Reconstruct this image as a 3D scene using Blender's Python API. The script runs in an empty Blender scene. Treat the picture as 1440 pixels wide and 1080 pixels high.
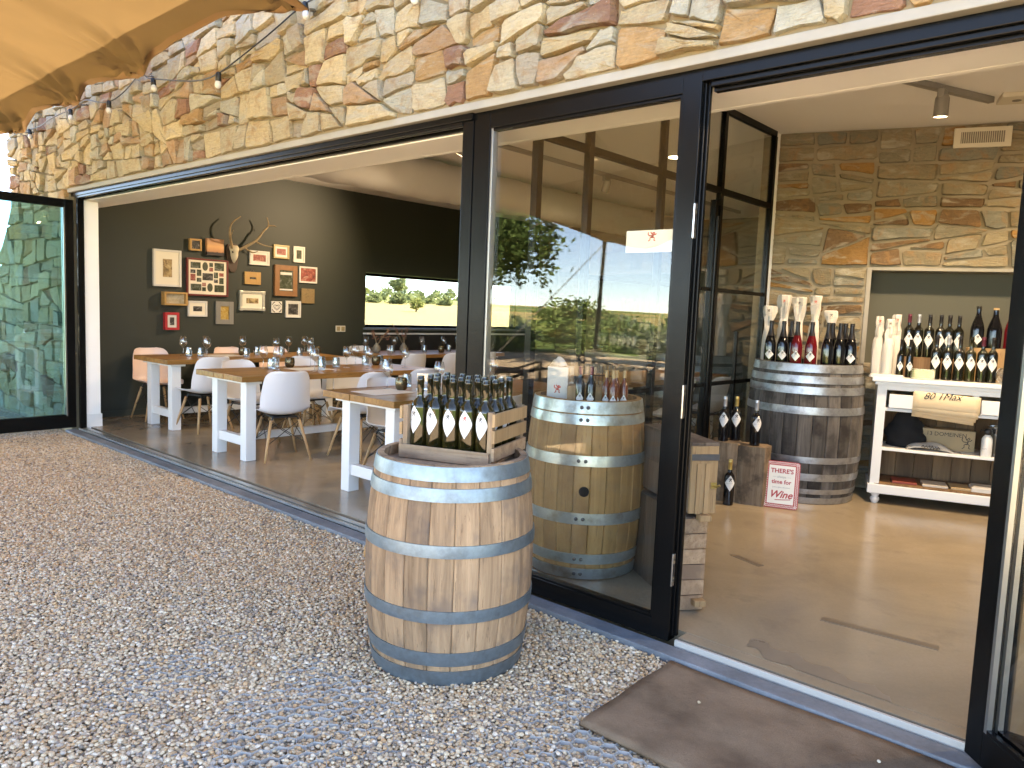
import bpy, bmesh, math, random
import numpy as np
from mathutils import Vector, Matrix, Euler
R = math.radians
PI = math.pi
sc = bpy.context.scene
col = sc.collection
rng = random.Random(7)

# ------------------------------------------------------------------ camera
cam_d = bpy.data.cameras.new('camera')
cam_d.lens = 26.6; cam_d.sensor_width = 36.0; cam_d.clip_start = 0.05; cam_d.clip_end = 6000
cam = bpy.data.objects.new('camera', cam_d); col.objects.link(cam)
cam.matrix_world = Matrix(((0.74576695, -0.09360832, 0.65959771, 0.0),
                           (0.66502135, 0.04556042, -0.74543333, 0.0),
                           (0.03972721, 0.9945661, 0.09622899, 1.5),
                           (0, 0, 0, 1)))
sc.camera = cam

# ------------------------------------------------------------------ sky, sun, exposure
SUN_EL, SUN_AZ = R(47), R(22)          # azimuth measured from +Y towards +X: the sun stands behind the building
world = bpy.data.worlds.new('World'); sc.world = world; world.use_nodes = True
wn = world.node_tree.nodes; wl = world.node_tree.links
bg = wn['Background']
sky = wn.new('ShaderNodeTexSky'); sky.sky_type = 'NISHITA'; sky.sun_disc = False
sky.sun_elevation = SUN_EL; sky.sun_rotation = SUN_AZ; sky.air_density = 2.2; sky.dust_density = 0.05; sky.ozone_density = 1.5; sky.altitude = 11000
wl.new(sky.outputs[0], bg.inputs[0]); bg.inputs[1].default_value = 0.105
sun_d = bpy.data.lights.new('sun', 'SUN'); sun_d.energy = 5.0; sun_d.angle = R(0.55); sun_d.color = (1, 0.95, 0.86)
sun = bpy.data.objects.new('sun', sun_d); col.objects.link(sun)
sdir = Vector((math.sin(SUN_AZ)*math.cos(SUN_EL), math.cos(SUN_AZ)*math.cos(SUN_EL), math.sin(SUN_EL)))
sun.rotation_euler = (-sdir).to_track_quat('-Z', 'Y').to_euler(); sun.location = sdir*60
sc.view_settings.view_transform = 'Standard'; sc.view_settings.look = 'None'
sc.view_settings.gamma = 1.0; sc.view_settings.use_curve_mapping = False
sc.view_settings.exposure = 4.05
sc.view_settings.use_white_balance = True; sc.view_settings.white_balance_temperature = 8300; sc.view_settings.white_balance_tint = 14   # camera balanced for open shade
sc.render.engine = 'CYCLES'
cy = sc.cycles
cy.use_denoising = True
try: cy.denoiser = 'OPENIMAGEDENOISE'; cy.denoising_input_passes = 'RGB_ALBEDO_NORMAL'; cy.denoising_prefilter = 'ACCURATE'
except Exception: pass
cy.max_bounces = 10; cy.diffuse_bounces = 5; cy.glossy_bounces = 4; cy.transmission_bounces = 6; cy.transparent_max_bounces = 24
cy.sample_clamp_indirect = 6.0; cy.caustics_reflective = False; cy.caustics_refractive = False

# ------------------------------------------------------------------ helpers: materials
M = {}
class NT:
    def __init__(s, name):
        s.m = bpy.data.materials.new(name); s.m.use_nodes = True
        s.t = s.m.node_tree; s.n = s.t.nodes; s.l = s.t.links
        s.b = s.n['Principled BSDF']; s.o = s.n['Material Output']
    def node(s, typ, props=None, **ins):
        n = s.n.new(typ)
        for k, v in (props or {}).items(): setattr(n, k, v)
        for k, v in ins.items():
            s.set(n, k.replace('_', ' ') if k.replace('_', ' ') in n.inputs else (int(k[1:]) if k[0] == 'i' and k[1:].isdigit() else k), v)
        return n
    def set(s, n, k, v):
        i = n.inputs[k]
        if isinstance(v, bpy.types.NodeSocket): s.l.new(v, i)
        elif isinstance(v, bpy.types.Node): s.l.new(v.outputs[0], i)
        else:
            if hasattr(i.default_value, '__len__') and not isinstance(v, str) and len(v) == 3 and len(i.default_value) == 4: v = (*v, 1)
            i.default_value = v
    def P(s, **k):
        for a, v in k.items(): s.set(s.b, a.replace('_', ' '), v)
    def coord(s, kind='Object', scale=(1, 1, 1), rot=(0, 0, 0), loc=(0, 0, 0)):
        tc = s.n.new('ShaderNodeTexCoord'); mp = s.n.new('ShaderNodeMapping')
        s.l.new(tc.outputs[kind], mp.inputs[0]); mp.inputs['Scale'].default_value = scale
        mp.inputs['Rotation'].default_value = rot; mp.inputs['Location'].default_value = loc
        return mp.outputs[0]
    def wpos(s, scale=(1, 1, 1)):
        g = s.n.new('ShaderNodeNewGeometry'); mp = s.n.new('ShaderNodeMapping')
        s.l.new(g.outputs['Position'], mp.inputs[0]); mp.inputs['Scale'].default_value = scale
        return mp.outputs[0]
    def noise(s, vec, scale=5, detail=5, rough=.6, dist=0):
        return s.node('ShaderNodeTexNoise', Vector=vec, Scale=scale, Detail=detail, Roughness=rough, Distortion=dist)
    def ramp(s, fac, stops, interp='LINEAR'):
        r = s.n.new('ShaderNodeValToRGB'); r.color_ramp.interpolation = interp
        e = r.color_ramp.elements
        while len(e) < len(stops): e.new(0.5)
        for x, (p, c) in zip(e, stops): x.position = p; x.color = (*c, 1) if len(c) == 3 else c
        s.set(r, 0, fac); return r.outputs[0]
    def mix(s, fac, a, b, mode='MIX'):
        m = s.n.new('ShaderNodeMix'); m.data_type = 'RGBA'; m.blend_type = mode
        s.set(m, 0, fac); s.set(m, 6, a); s.set(m, 7, b); return m.outputs[2]
    def math(s, op, a, b=0.0, c=None):
        m = s.n.new('ShaderNodeMath'); m.operation = op; s.set(m, 0, a); s.set(m, 1, b)
        if c is not None: s.set(m, 2, c)
        return m.outputs[0]
    def bump(s, h, strength=.3, dist=.01):
        b = s.node('ShaderNodeBump', Strength=strength, Distance=dist, Height=h); s.set(s.b, 'Normal', b.outputs[0]); return b
    def rand(s):
        return s.n.new('ShaderNodeObjectInfo').outputs['Random']
def hsv(s, c, v, sat=1.0):
    n = s.node('ShaderNodeHueSaturation', Color=c); s.set(n, 'Value', v); s.set(n, 'Saturation', sat); return n.outputs[0]

def plain(name, c, rough=.5, metal=0.0, var=.12, scale=6, bump=0.0, bscale=60, spec=.5, coat=0.0):
    t = NT(name); v = t.coord()
    n = t.noise(v, scale, 4)
    k = t.math('MULTIPLY_ADD', n.outputs[0], 2*var, 1-var)
    t.P(Base_Color=hsv(t, c, k), Metallic=metal, Roughness=t.math('MULTIPLY_ADD', n.outputs[0], .16, max(rough-.08, 0)))
    t.set(t.b, 'Specular IOR Level', spec); t.set(t.b, 'Coat Weight', coat)
    if bump: t.bump(t.noise(v, bscale, 4).outputs[0], bump, .004)
    M[name] = t.m; return t.m

plain('black_metal', (.004, .004, .004), .24, 0, .15, 3, .03, 200, .16)
plain('black_plastic', (.012, .012, .012), .45, 0, .1)
plain('bead_metal', (.32, .31, .29), .32, .85, .1)
plain('track_metal', (.50, .53, .53), .32, .9, .12, 9)
plain('white_strip', (.46, .43, .38), .4, 0, .06, 8)
plain('steel', (.55, .54, .52), .25, .95, .1)
plain('white_paint', (.72, .72, .70), .42, 0, .05, 3, .05, 25)
plain('plaster', (.88, .87, .84), .7, 0, .03, 1.5, .05, 30)
plain('ceiling_paint', (.85, .84, .82), .8, 0, .05, .8, .05, 10)
plain('shell_plastic', (.66, .66, .68), .38, 0, .02, 2)
plain('pink_plastic', (.80, .60, .50), .38, 0, .02, 2)
plain('wire_black', (.02, .02, .02), .4, .3, .1)
plain('duct_cloth', (.55, .54, .52), .85, 0, .05, 4, .35, 6)
plain('rust_mat', (.30, .18, .10), .9)
plain('red_paint', (.42, .025, .03), .45, 0, .08)
plain('dark_red_wood', (.14, .022, .018), .4)
plain('brown_wood_frame', (.23, .105, .04), .5, 0, .25, 18)
plain('oak_frame', (.42, .24, .08), .5, 0, .15, 20)
plain('gold_frame', (.33, .26, .13), .4, .3, .15, 30)
plain('silver_frame', (.50, .48, .40), .35, .4, .15, 40)
plain('grey_frame', (.20, .185, .155), .6, 0, .12, 40)
plain('white_frame', (.60, .565, .50), .5, 0, .04)
plain('cream_mount', (.72, .64, .49), .8, 0, .03)
plain('bone', (.58, .50, .36), .6, 0, .2, 14, .3, 50)
plain('antler', (.26, .19, .11), .6, 0, .3, 20, .4, 60)
plain('plaque', (.055, .03, .018), .5, 0, .3, 20)
plain('label_paper', (.66, .66, .64), .7, 0, .02)
plain('ink_black', (.02, .02, .02), .6)
plain('ink_grey', (.30, .30, .30), .7)
plain('ink_red', (.50, .05, .03), .6)
plain('cream_sign', (.74, .66, .52), .6, 0, .02)
plain('tin_red', (.42, .04, .035), .4)
plain('tin_cream', (.74, .71, .63), .4)
plain('tissue', (.55, .515, .46), .85, 0, .05, 30, .5, 40)
plain('foil_black', (.012, .010, .010), .35, .2)
plain('foil_gold', (.50, .36, .12), .35, .7)
plain('foil_silver', (.48, .50, .53), .3, .7)
plain('foil_wine', (.10, .015, .03), .35, .3)
plain('cork_tan', (.42, .28, .14), .7)
plain('bronze_glass', (.13, .10, .055), .22, .75, .4, 50)
plain('clay', (.17, .155, .12), .55, 0, .2, 30)
plain('dried_flower', (.20, .085, .06), .8, 0, .3, 60)
plain('dried_stem', (.23, .17, .09), .8)
plain('cloth_cream', (.70, .54, .34), .85, 0, .04, 5, .1, 30)
plain('cloth_grey', (.36, .345, .32), .85, 0, .1, 8, .2, 20)
plain('cloth_black', (.008, .008, .009), .95)
plain('cardboard', (.40, .29, .16), .8, 0, .06, 12)
plain('flask_white', (.66, .66, .64), .35)
plain('vent_cream', (.66, .62, .52), .5, 0, .03)
plain('vent_grey', (.22, .20, .17), .6)
plain('fixture_grey', (.30, .29, .275), .4, .4)
plain('aluminium_grey', (.30, .31, .32), .35, .7)
plain('rope', (.10, .09, .08), .8)
plain('bulb_white', (.58, .57, .55), .25, 0, .01)
plain('iron_strap', (.10, .10, .105), .45, .6, .3, 30)
plain('brass', (.45, .33, .12), .3, .8)
plain('concrete_lintel', (.30, .285, .25), .8, 0, .22, 5, .25, 40)
plain('outdoor_chair', (.03, .027, .025), .5, .2)
plain('dark_bench', (.025, .024, .022), .6)
plain('switch_plastic', (.62, .58, .48), .4)
plain('book_paper', (.5, .45, .38), .7)
plain('book_red', (.25, .05, .03), .6)
plain('roof_dark', (.08, .08, .08), .8)

def emitter(name, c, s):
    t = NT(name); t.P(Base_Color=c); t.set(t.b, 'Emission Color', c); t.set(t.b, 'Emission Strength', s); M[name] = t.m
emitter('lamp_face', (1, .78, .5), 14.0)

def bottle_glass(name, c, c2):
    t = NT(name); lw = t.node('ShaderNodeLayerWeight', Blend=.35)
    t.P(Base_Color=t.mix(lw.outputs['Facing'], c, c2), Roughness=.04); t.set(t.b, 'Specular IOR Level', .5); t.set(t.b, 'Coat Weight', .1); t.set(t.b, 'Coat Roughness', .03)
    M[name] = t.m
bottle_glass('bottle_dark', (.004, .004, .003), (.016, .013, .004))
bottle_glass('bottle_olive', (.008, .0075, .002), (.05, .036, .008))
bottle_glass('bottle_black', (.003, .003, .004), (.008, .008, .009))
bottle_glass('bottle_rose', (.085, .004, .007), (.17, .012, .016))
bottle_glass('bottle_amber', (.12, .03, .012), (.25, .09, .03))

def thin_glass(name, tint, k, base=.04, rough=0.0):
    """thin pane: mirror-like by Schlick's law, otherwise clear with a faint tint"""
    t = NT(name)
    lw = t.node('ShaderNodeLayerWeight', Blend=.5)
    p5 = t.math('POWER', lw.outputs['Facing'], 5.0)
    f = t.math('MULTIPLY', t.math('MULTIPLY_ADD', p5, 1-base, base), k)
    f = t.math('MINIMUM', f, 1.0)
    tr = t.node('ShaderNodeBsdfTransparent', Color=tint)
    gl = t.node('ShaderNodeBsdfGlossy', Color=(1, 1, 1), Roughness=rough)
    mx = t.n.new('ShaderNodeMixShader'); t.set(mx, 0, f); t.l.new(tr.outputs[0], mx.inputs[1]); t.l.new(gl.outputs[0], mx.inputs[2])
    t.l.new(mx.outputs[0], t.o.inputs[0]); M[name] = t.m
thin_glass('pane', (.95, .96, .94), 0.9)
thin_glass('window_pane', (.66, .68, .66), 2.0)
thin_glass('pane_tinted', (.52, .78, .80), 2.6)
thin_glass('inner_pane', (.88, .90, .88), 1.6)
thin_glass('wine_glass', (.88, .90, .90), 2.3, .06)
thin_glass('tumbler_glass', (.78, .82, .84), 2.6, .07, .05)

# wood: grain runs along local 'axis'
def wood(name, c1, c2, axis=2, grain=26, rough=.6, bump=.25, dirt=None, randv=.25, spec=.3):
    t = NT(name); s = [grain]*3; s[axis] = grain*.06
    rnd = t.rand(); tc = t.n.new('ShaderNodeTexCoord')
    off = t.n.new('ShaderNodeVectorMath'); off.operation = 'ADD'; t.l.new(tc.outputs['Object'], off.inputs[0])
    cmb = t.node('ShaderNodeCombineXYZ', X=t.math('MULTIPLY', rnd, 17.0), Y=t.math('MULTIPLY', rnd, 31.0), Z=t.math('MULTIPLY', rnd, 7.0)); t.l.new(cmb.outputs[0], off.inputs[1])
    mp = t.n.new('ShaderNodeMapping'); t.l.new(off.outputs[0], mp.inputs[0]); mp.inputs['Scale'].default_value = s
    g = t.noise(mp.outputs[0], 1.0, 6, .65, .6)
    g2 = t.noise(mp.outputs[0], 4.0, 4, .7)
    base = t.ramp(g.outputs[0], [(.32, c2), (.62, c1)])
    base = t.mix(t.math('MULTIPLY', t.math('GREATER_THAN', g2.outputs[0], .62), .45), base, tuple(x*.45 for x in c2))
    if dirt:
        d = t.noise(off.outputs[0], dirt[1], 4, .6)
        base = t.mix(t.ramp(d.outputs[0], [(.48, (0, 0, 0)), (.66, (1, 1, 1))]), base, dirt[0])
    base = hsv(t, base, t.math('MULTIPLY_ADD', rnd, randv*2, 1-randv))
    t.P(Base_Color=base, Roughness=rough); t.set(t.b, 'Specular IOR Level', spec)
    t.bump(t.math('ADD', g.outputs[0], t.math('MULTIPLY', g2.outputs[0], .6)), bump, .004)
    M[name] = t.m
wood('barrel_oak', (.385, .25, .145), (.205, .128, .074), 2, 26, .85, .65, ((.17, .12, .088), 3.6), .2)
wood('barrel_fresh', (.38, .225, .095), (.25, .14, .055), 2, 18, .65, .2, ((.21, .115, .05), 2.2), .14)
wood('barrel_grey', (.135, .12, .105), (.05, .044, .04), 2, 24, .75, .4, ((.035, .03, .028), 4), .3)
wood('oak_plank', (.35, .175, .05), (.21, .10, .028), 1, 16, .34, .12, None, .2, .38)
wood('crate_wood', (.42, .28, .17), (.25, .15, .085), 0, 24, .7, .3, ((.22, .14, .09), 5), .15)
wood('crate_wood_v', (.40, .28, .17), (.22, .145, .085), 2, 24, .7, .3, ((.17, .12, .085), 5), .2)
wood('crate_dark', (.155, .115, .085), (.075, .053, .04), 2, 24, .7, .3, None, .25)
wood('crate_light', (.38, .245, .125), (.26, .16, .078), 2, 20, .6, .2, None, .12)
wood('leg_wood', (.52, .33, .165), (.40, .235, .11), 2, 30, .45, .08, None, .1)
wood('stump_wood', (.27, .195, .13), (.13, .088, .055), 2, 30, .85, .8, ((.09, .065, .045), 9), .15)
wood('back_boards', (.22, .13, .065), (.11, .06, .03), 2, 14, .7, .3, None, .35)
wood('bark', (.09, .07, .05), (.04, .03, .022), 2, 12, .9, .8)

def galv(name, c, rough, rust):
    t = NT(name); v = t.coord()
    n = t.noise(v, 9, 5); n2 = t.noise(v, 45, 3)
    b = t.mix(t.ramp(n.outputs[0], [(.5, (0, 0, 0)), (.72, (1, 1, 1))]), hsv(t, c, t.math('MULTIPLY_ADD', n2.outputs[0], .5, .75)), rust)
    t.P(Base_Color=b, Metallic=.75, Roughness=t.math('MULTIPLY_ADD', n.outputs[0], .25, rough)); t.bump(n2.outputs[0], .12, .003); M[name] = t.m
galv('hoop_blue', (.20, .26, .30), .30, (.14, .165, .18))
galv('hoop_bright', (.45, .50, .50), .22, (.26, .25, .20))
galv('hoop_steel', (.36, .37, .38), .24, (.17, .165, .16))

# masonry
def stone_mat(name, rough=.85, bstr=.55):
    t = NT(name); at = t.n.new('ShaderNodeAttribute'); at.attribute_name = 'Col'
    v = t.wpos(); n = t.noise(v, 8, 7, .7, .6); n2 = t.noise(v, 55, 7, .75); n3 = t.noise(t.wpos((1, 1, 2.6)), 4.2, 4, .6, .8); n4 = t.noise(t.wpos((.7, .7, 5)), 22, 4, .6); n5 = t.noise(v, 120, 3, .8)
    c = hsv(t, at.outputs['Color'], t.math('MULTIPLY_ADD', t.math('ADD', n2.outputs[0], n4.outputs[0]), .62, .38))
    c = t.mix(t.ramp(n.outputs[0], [(.50, (0, 0, 0)), (.66, (.65, .65, .65))]), c, (.33, .19, .085))
    c = t.mix(t.ramp(n3.outputs[0], [(.52, (0, 0, 0)), (.68, (.7, .7, .7))]), c, (.42, .40, .33))
    c = t.mix(t.ramp(n5.outputs[0], [(.66, (0, 0, 0)), (.74, (.8, .8, .8))]), c, (.62, .57, .47))
    c = t.mix(t.ramp(n5.outputs[0], [(.27, (.6, .6, .6)), (.36, (0, 0, 0))]), c, (.10, .08, .055))
    t.P(Base_Color=c, Roughness=rough); t.set(t.b, 'Specular IOR Level', .25)
    t.bump(t.math('ADD', t.math('MULTIPLY', n.outputs[0], 2.0), t.math('ADD', n2.outputs[0], t.math('MULTIPLY', n4.outputs[0], .9))), bstr, .026); M[name] = t.m
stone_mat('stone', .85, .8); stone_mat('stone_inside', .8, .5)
plain('mortar', (.235, .19, .12), .95, 0, .3, 8, .8, 35)
plain('mortar_inside', (.29, .25, .18), .95, 0, .2, 8, .6, 35)

# floor: polished concrete with cloudy stains
t = NT('concrete_floor'); v = t.wpos()
n = t.noise(v, 1.1, 6, .6, .8); n2 = t.noise(v, 5, 5); n3 = t.noise(v, 90, 3)
c = t.ramp(n.outputs[0], [(.3, (.225, .18, .125)), (.55, (.29, .23, .155)), (.75, (.34, .275, .19))])
c = t.mix(t.ramp(n2.outputs[0], [(.57, (0, 0, 0)), (.68, (.35, .35, .35))]), c, (.17, .135, .10))
c = hsv(t, c, t.math('MULTIPLY_ADD', n3.outputs[0], .2, .9))
t.P(Base_Color=c, Roughness=t.ramp(n2.outputs[0], [(.3, (.15, .15, .15)), (.7, (.27, .27, .27))])); t.bump(n2.outputs[0], .03, .01); M['concrete_floor'] = t.m
t = NT('green_wall_paint'); v = t.wpos(); n = t.noise(v, .8, 3); n2 = t.noise(v, 120, 2)
t.P(Base_Color=hsv(t, (.0245, .0285, .0195), t.math('MULTIPLY_ADD', n.outputs[0], .2, .9)), Roughness=.62); t.bump(n2.outputs[0], .06, .003); M['green_wall_paint'] = t.m
t = NT('bluestone'); v = t.wpos(); n = t.noise(v, 3, 5); n2 = t.noise(v, 60, 4)
t.P(Base_Color=hsv(t, t.ramp(n.outputs[0], [(.35, (.10, .115, .13)), (.7, (.20, .215, .23))]), t.math('MULTIPLY_ADD', n2.outputs[0], .6, .7)), Roughness=.6); t.bump(n2.outputs[0], .3, .004); M['bluestone'] = t.m
# door mat
t = NT('coir_mat'); v = t.wpos(); n = t.noise(v, 2.3, 4); n2 = t.noise(v, 260, 3, .8); n3 = t.noise(v, 40, 3)
c = t.ramp(n.outputs[0], [(.36, (.165, .108, .068)), (.6, (.32, .22, .142))])
t.P(Base_Color=hsv(t, c, t.math('MULTIPLY_ADD', n2.outputs[0], 1.0, .5)), Roughness=.95); t.set(t.b, 'Specular IOR Level', .1); t.bump(t.math('ADD', n2.outputs[0], n3.outputs[0]), .8, .01); M['coir_mat'] = t.m
# gravel
PEB = [(.0, (.50, .385, .245)), (.16, (.35, .245, .145)), (.28, (.53, .43, .295)), (.42, (.43, .285, .155)), (.53, (.57, .48, .355)), (.61, (.26, .195, .14)), (.69, (.46, .345, .215)), (.81, (.36, .30, .235)), (.89, (.48, .305, .155)), (.97, (.15, .12, .09))]
t = NT('pebble'); c = t.ramp(t.rand(), PEB, 'CONSTANT'); n = t.noise(t.coord('Object'), 90, 3)
t.P(Base_Color=hsv(t, c, t.math('MULTIPLY_ADD', n.outputs[0], .4, 1.02)), Roughness=.55); M['pebble'] = t.m
t = NT('gravel_bed'); v = t.wpos()
vo = t.node('ShaderNodeTexVoronoi', Vector=v, Scale=42.0); c = t.ramp(t.node('ShaderNodeSeparateColor', Color=vo.outputs['Color']).outputs[0], PEB, 'CONSTANT')
c = t.mix(t.ramp(vo.outputs['Distance'], [(.3, (0, 0, 0)), (.75, (.75, .75, .75))]), c, (.07, .06, .05))
t.P(Base_Color=c, Roughness=.8); t.bump(t.math('SUBTRACT', 1.0, vo.outputs['Distance']), .8, .012); M['gravel_bed'] = t.m
plain('grid_plastic', (.35, .345, .33), .5, 0, .2, 12)

# tent cloth: daylight comes through it
t = NT('tent_cloth'); v = t.wpos(); n = t.noise(v, 1.6, 3); n2 = t.noise(v, 300, 2)
c = hsv(t, (.34, .235, .12), t.math('MULTIPLY_ADD', n.outputs[0], .2, .9))
df = t.node('ShaderNodeBsdfDiffuse', Color=c); tl = t.node('ShaderNodeBsdfTranslucent', Color=hsv(t, (.05, .033, .0155), t.math('MULTIPLY_ADD', n.outputs[0], .2, .9)))
mx = t.n.new('ShaderNodeMixShader'); t.set(mx, 0, .30); t.l.new(df.outputs[0], mx.inputs[1]); t.l.new(tl.outputs[0], mx.inputs[2]); t.l.new(mx.outputs[0], t.o.inputs[0]); M['tent_cloth'] = t.m
plain('tent_hem', (.26, .15, .07), .8)

# land
t = NT('fields'); v = t.wpos((1, 1, 0)); 
vo = t.node('ShaderNodeTexVoronoi', Vector=v, Scale=.009); n = t.noise(v, .35, 5); n2 = t.noise(v, 6, 4)
c = t.ramp(t.node('ShaderNodeSeparateColor', Color=vo.outputs['Color']).outputs[0], [(0, (.30, .25, .10)), (.3, (.15, .20, .05)), (.48, (.36, .29, .13)), (.66, (.10, .155, .045)), (.82, (.33, .27, .10))], 'CONSTANT')
c = hsv(t, c, t.math('MULTIPLY_ADD', t.math('ADD', n.outputs[0], n2.outputs[0]), .5, .5))
t.P(Base_Color=c, Roughness=.95); t.set(t.b, 'Specular IOR Level', .1); t.bump(n2.outputs[0], .5, .05); M['fields'] = t.m
t = NT('dry_yard'); v = t.wpos(); n = t.noise(v, .7, 5); n2 = t.noise(v, 25, 4)
t.P(Base_Color=hsv(t, t.ramp(n.outputs[0], [(.35, (.34, .255, .165)), (.7, (.42, .33, .22))]), t.math('MULTIPLY_ADD', n2.outputs[0], .5, .75)), Roughness=.95); t.bump(n2.outputs[0], .4, .02); M['dry_yard'] = t.m
def leaf_mat(name, c1, c2):
    t = NT(name); n = t.noise(t.wpos(), 1.3, 3); r = t.n.new('ShaderNodeNewGeometry').outputs['Random Per Island']
    c = t.ramp(t.math('MULTIPLY_ADD', r, .6, t.math('MULTIPLY', n.outputs[0], .4)), [(.2, c1), (.8, c2)])
    df = t.node('ShaderNodeBsdfDiffuse', Color=c); tl = t.node('ShaderNodeBsdfTranslucent', Color=c)
    mx = t.n.new('ShaderNodeMixShader'); t.set(mx, 0, .35); t.l.new(df.outputs[0], mx.inputs[1]); t.l.new(tl.outputs[0], mx.inputs[2]); t.l.new(mx.outputs[0], t.o.inputs[0]); M[name] = t.m
leaf_mat('leaf_dark', (.045, .08, .025), (.10, .15, .05))
leaf_mat('leaf_mid', (.10, .16, .05), (.21, .27, .10))
leaf_mat('leaf_light', (.17, .21, .075), (.30, .33, .14))
leaf_mat('leaf_far_hazed', (.13, .17, .085), (.20, .24, .12))  # far foliage paled: distant haze is painted into the leaf colour
leaf_mat('leaf_silver', (.15, .18, .11), (.27, .30, .19))

# ------------------------------------------------------------------ helpers: meshes
class MB:
    def __init__(s): s.v = []; s.f = []
    def add(s, vs, fs):
        o = len(s.v); s.v += [tuple(p) for p in vs]; s.f += [tuple(o+i for i in q) for q in fs]; return s
    def box(s, c, d, rz=0.0, rot=None):
        x, y, z = d[0]/2, d[1]/2, d[2]/2
        m = rot if rot is not None else Matrix.Rotation(rz, 3, 'Z')
        vs = [Vector(c) + m @ Vector(p) for p in ((-x, -y, -z), (x, -y, -z), (x, y, -z), (-x, y, -z), (-x, -y, z), (x, -y, z), (x, y, z), (-x, y, z))]
        return s.add(vs, [(0, 3, 2, 1), (4, 5, 6, 7), (0, 1, 5, 4), (1, 2, 6, 5), (2, 3, 7, 6), (3, 0, 4, 7)])
    def bb(s, x0, x1, y0, y1, z0, z1): return s.box(((x0+x1)/2, (y0+y1)/2, (z0+z1)/2), (abs(x1-x0), abs(y1-y0), abs(z1-z0)))
    def bar(s, p, q, w, h, up=(0, 0, 1)):
        p = Vector(p); q = Vector(q); d = q-p; L = d.length; d.normalize(); u = Vector(up); a = d.cross(u)
        if a.length < 1e-4: a = d.cross(Vector((1, 0, 0)))
        a.normalize(); b = a.cross(d); return s.box((p+q)/2, (w, L, h), rot=Matrix((a, d, b)).transposed())
    def tube(s, pts, r, n=6, caps=True):
        pts = [Vector(p) for p in pts]; rs = r if hasattr(r, '__len__') else [r]*len(pts); o = len(s.v); prev = None
        for i, p in enumerate(pts):
            d = (pts[min(i+1, len(pts)-1)]-pts[max(i-1, 0)]).normalized()
            a = prev - d*prev.dot(d) if prev is not None else d.cross(Vector((0, 0, 1)) if abs(d.z) < .9 else Vector((1, 0, 0)))
            a.normalize(); prev = a; b = d.cross(a)
            for k in range(n): s.v.append(tuple(p + (a*math.cos(2*PI*k/n)+b*math.sin(2*PI*k/n))*rs[i]))
        for i in range(len(pts)-1):
            for k in range(n): s.f.append((o+i*n+k, o+i*n+(k+1) % n, o+(i+1)*n+(k+1) % n, o+(i+1)*n+k))
        if caps: s.f.append(tuple(o+k for k in reversed(range(n)))); s.f.append(tuple(o+(len(pts)-1)*n+k for k in range(n)))
        return s
    def cyl(s, p, q, r0, r1=None, n=14): return s.tube([p, q], [r0, r0 if r1 is None else r1], n)
    def lathe(s, prof, n=24, c=(0, 0, 0), cap0=False, cap1=False, noise=None):
        o = len(s.v); k = len(prof)
        for i, (r, z) in enumerate(prof):
            for j in range(n):
                a = 2*PI*j/n; rr = r*(1+(noise(i, j) if noise else 0)); s.v.append((c[0]+rr*math.cos(a), c[1]+rr*math.sin(a), c[2]+z))
        for i in range(k-1):
            for j in range(n): s.f.append((o+i*n+j, o+i*n+(j+1) % n, o+(i+1)*n+(j+1) % n, o+(i+1)*n+j))
        if cap0: s.f.append(tuple(o+j for j in reversed(range(n))))
        if cap1: s.f.append(tuple(o+(k-1)*n+j for j in range(n)))
        return s
    def grid(s, fn, nu, nv):
        o = len(s.v)
        for i in range(nu+1):
            for j in range(nv+1): s.v.append(tuple(fn(i/nu, j/nv)))
        for i in range(nu):
            for j in range(nv): s.f.append((o+i*(nv+1)+j, o+(i+1)*(nv+1)+j, o+(i+1)*(nv+1)+j+1, o+i*(nv+1)+j+1))
        return s
    def mesh(s, name, mat, smooth=False, bev=0.0):
        me = bpy.data.meshes.new(name); me.from_pydata(s.v, [], s.f)
        if bev:
            b = bmesh.new(); b.from_mesh(me)
            es = [e for e in b.edges if len(e.link_faces) == 2 and e.calc_face_angle(0) > .5]
            bmesh.ops.bevel(b, geom=es, offset=bev, segments=2, profile=.6, affect='EDGES', clamp_overlap=True); b.to_mesh(me); b.free()
        me.materials.append(M[mat] if isinstance(mat, str) else mat)
        if smooth is True: me.shade_smooth()
        elif smooth:
            me.shade_smooth()
            try: me.set_sharp_from_angle(angle=smooth)
            except Exception: pass
        me.update(); return me
    def build(s, name, mat, parent=None, smooth=False, bev=0.0, loc=None, rz=0.0):
        return obj(name, s.mesh(name, mat, smooth, bev), parent, loc, rz)
def obj(name, me, parent=None, loc=None, rz=0.0):
    o = bpy.data.objects.new(name, me); col.objects.link(o)
    if parent is not None: o.parent = parent
    if loc is not None: o.location = loc
    if rz: o.rotation_euler = (0, 0, rz)
    return o
def tag(o, label=None, cat=None, group=None, kind=None):
    if label: o['label'] = label
    if cat: o['category'] = cat
    if group: o['group'] = group
    if kind: o['kind'] = kind
    return o
def thing(name, label, cat, loc=(0, 0, 0), rz=0.0, group=None):
    o = bpy.data.objects.new(name, None); col.objects.link(o); o.location = loc; o.rotation_euler = (0, 0, rz)
    o.empty_display_size = .1
    return tag(o, label, cat, group)
def struct(o): o['kind'] = 'structure'; return o
def copy_tree(o, parent=None):
    c = o.copy(); col.objects.link(c)
    if parent is not None: c.parent = parent
    for ch in list(o.children): copy_tree(ch, c)
    return c
def dup(o, loc, rz=None, label=None, group=None):
    c = copy_tree(o); c.location = loc
    if rz is not None: c.rotation_euler = (0, 0, rz)
    if label: c['label'] = label
    if group: c['group'] = group
    return c
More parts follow.
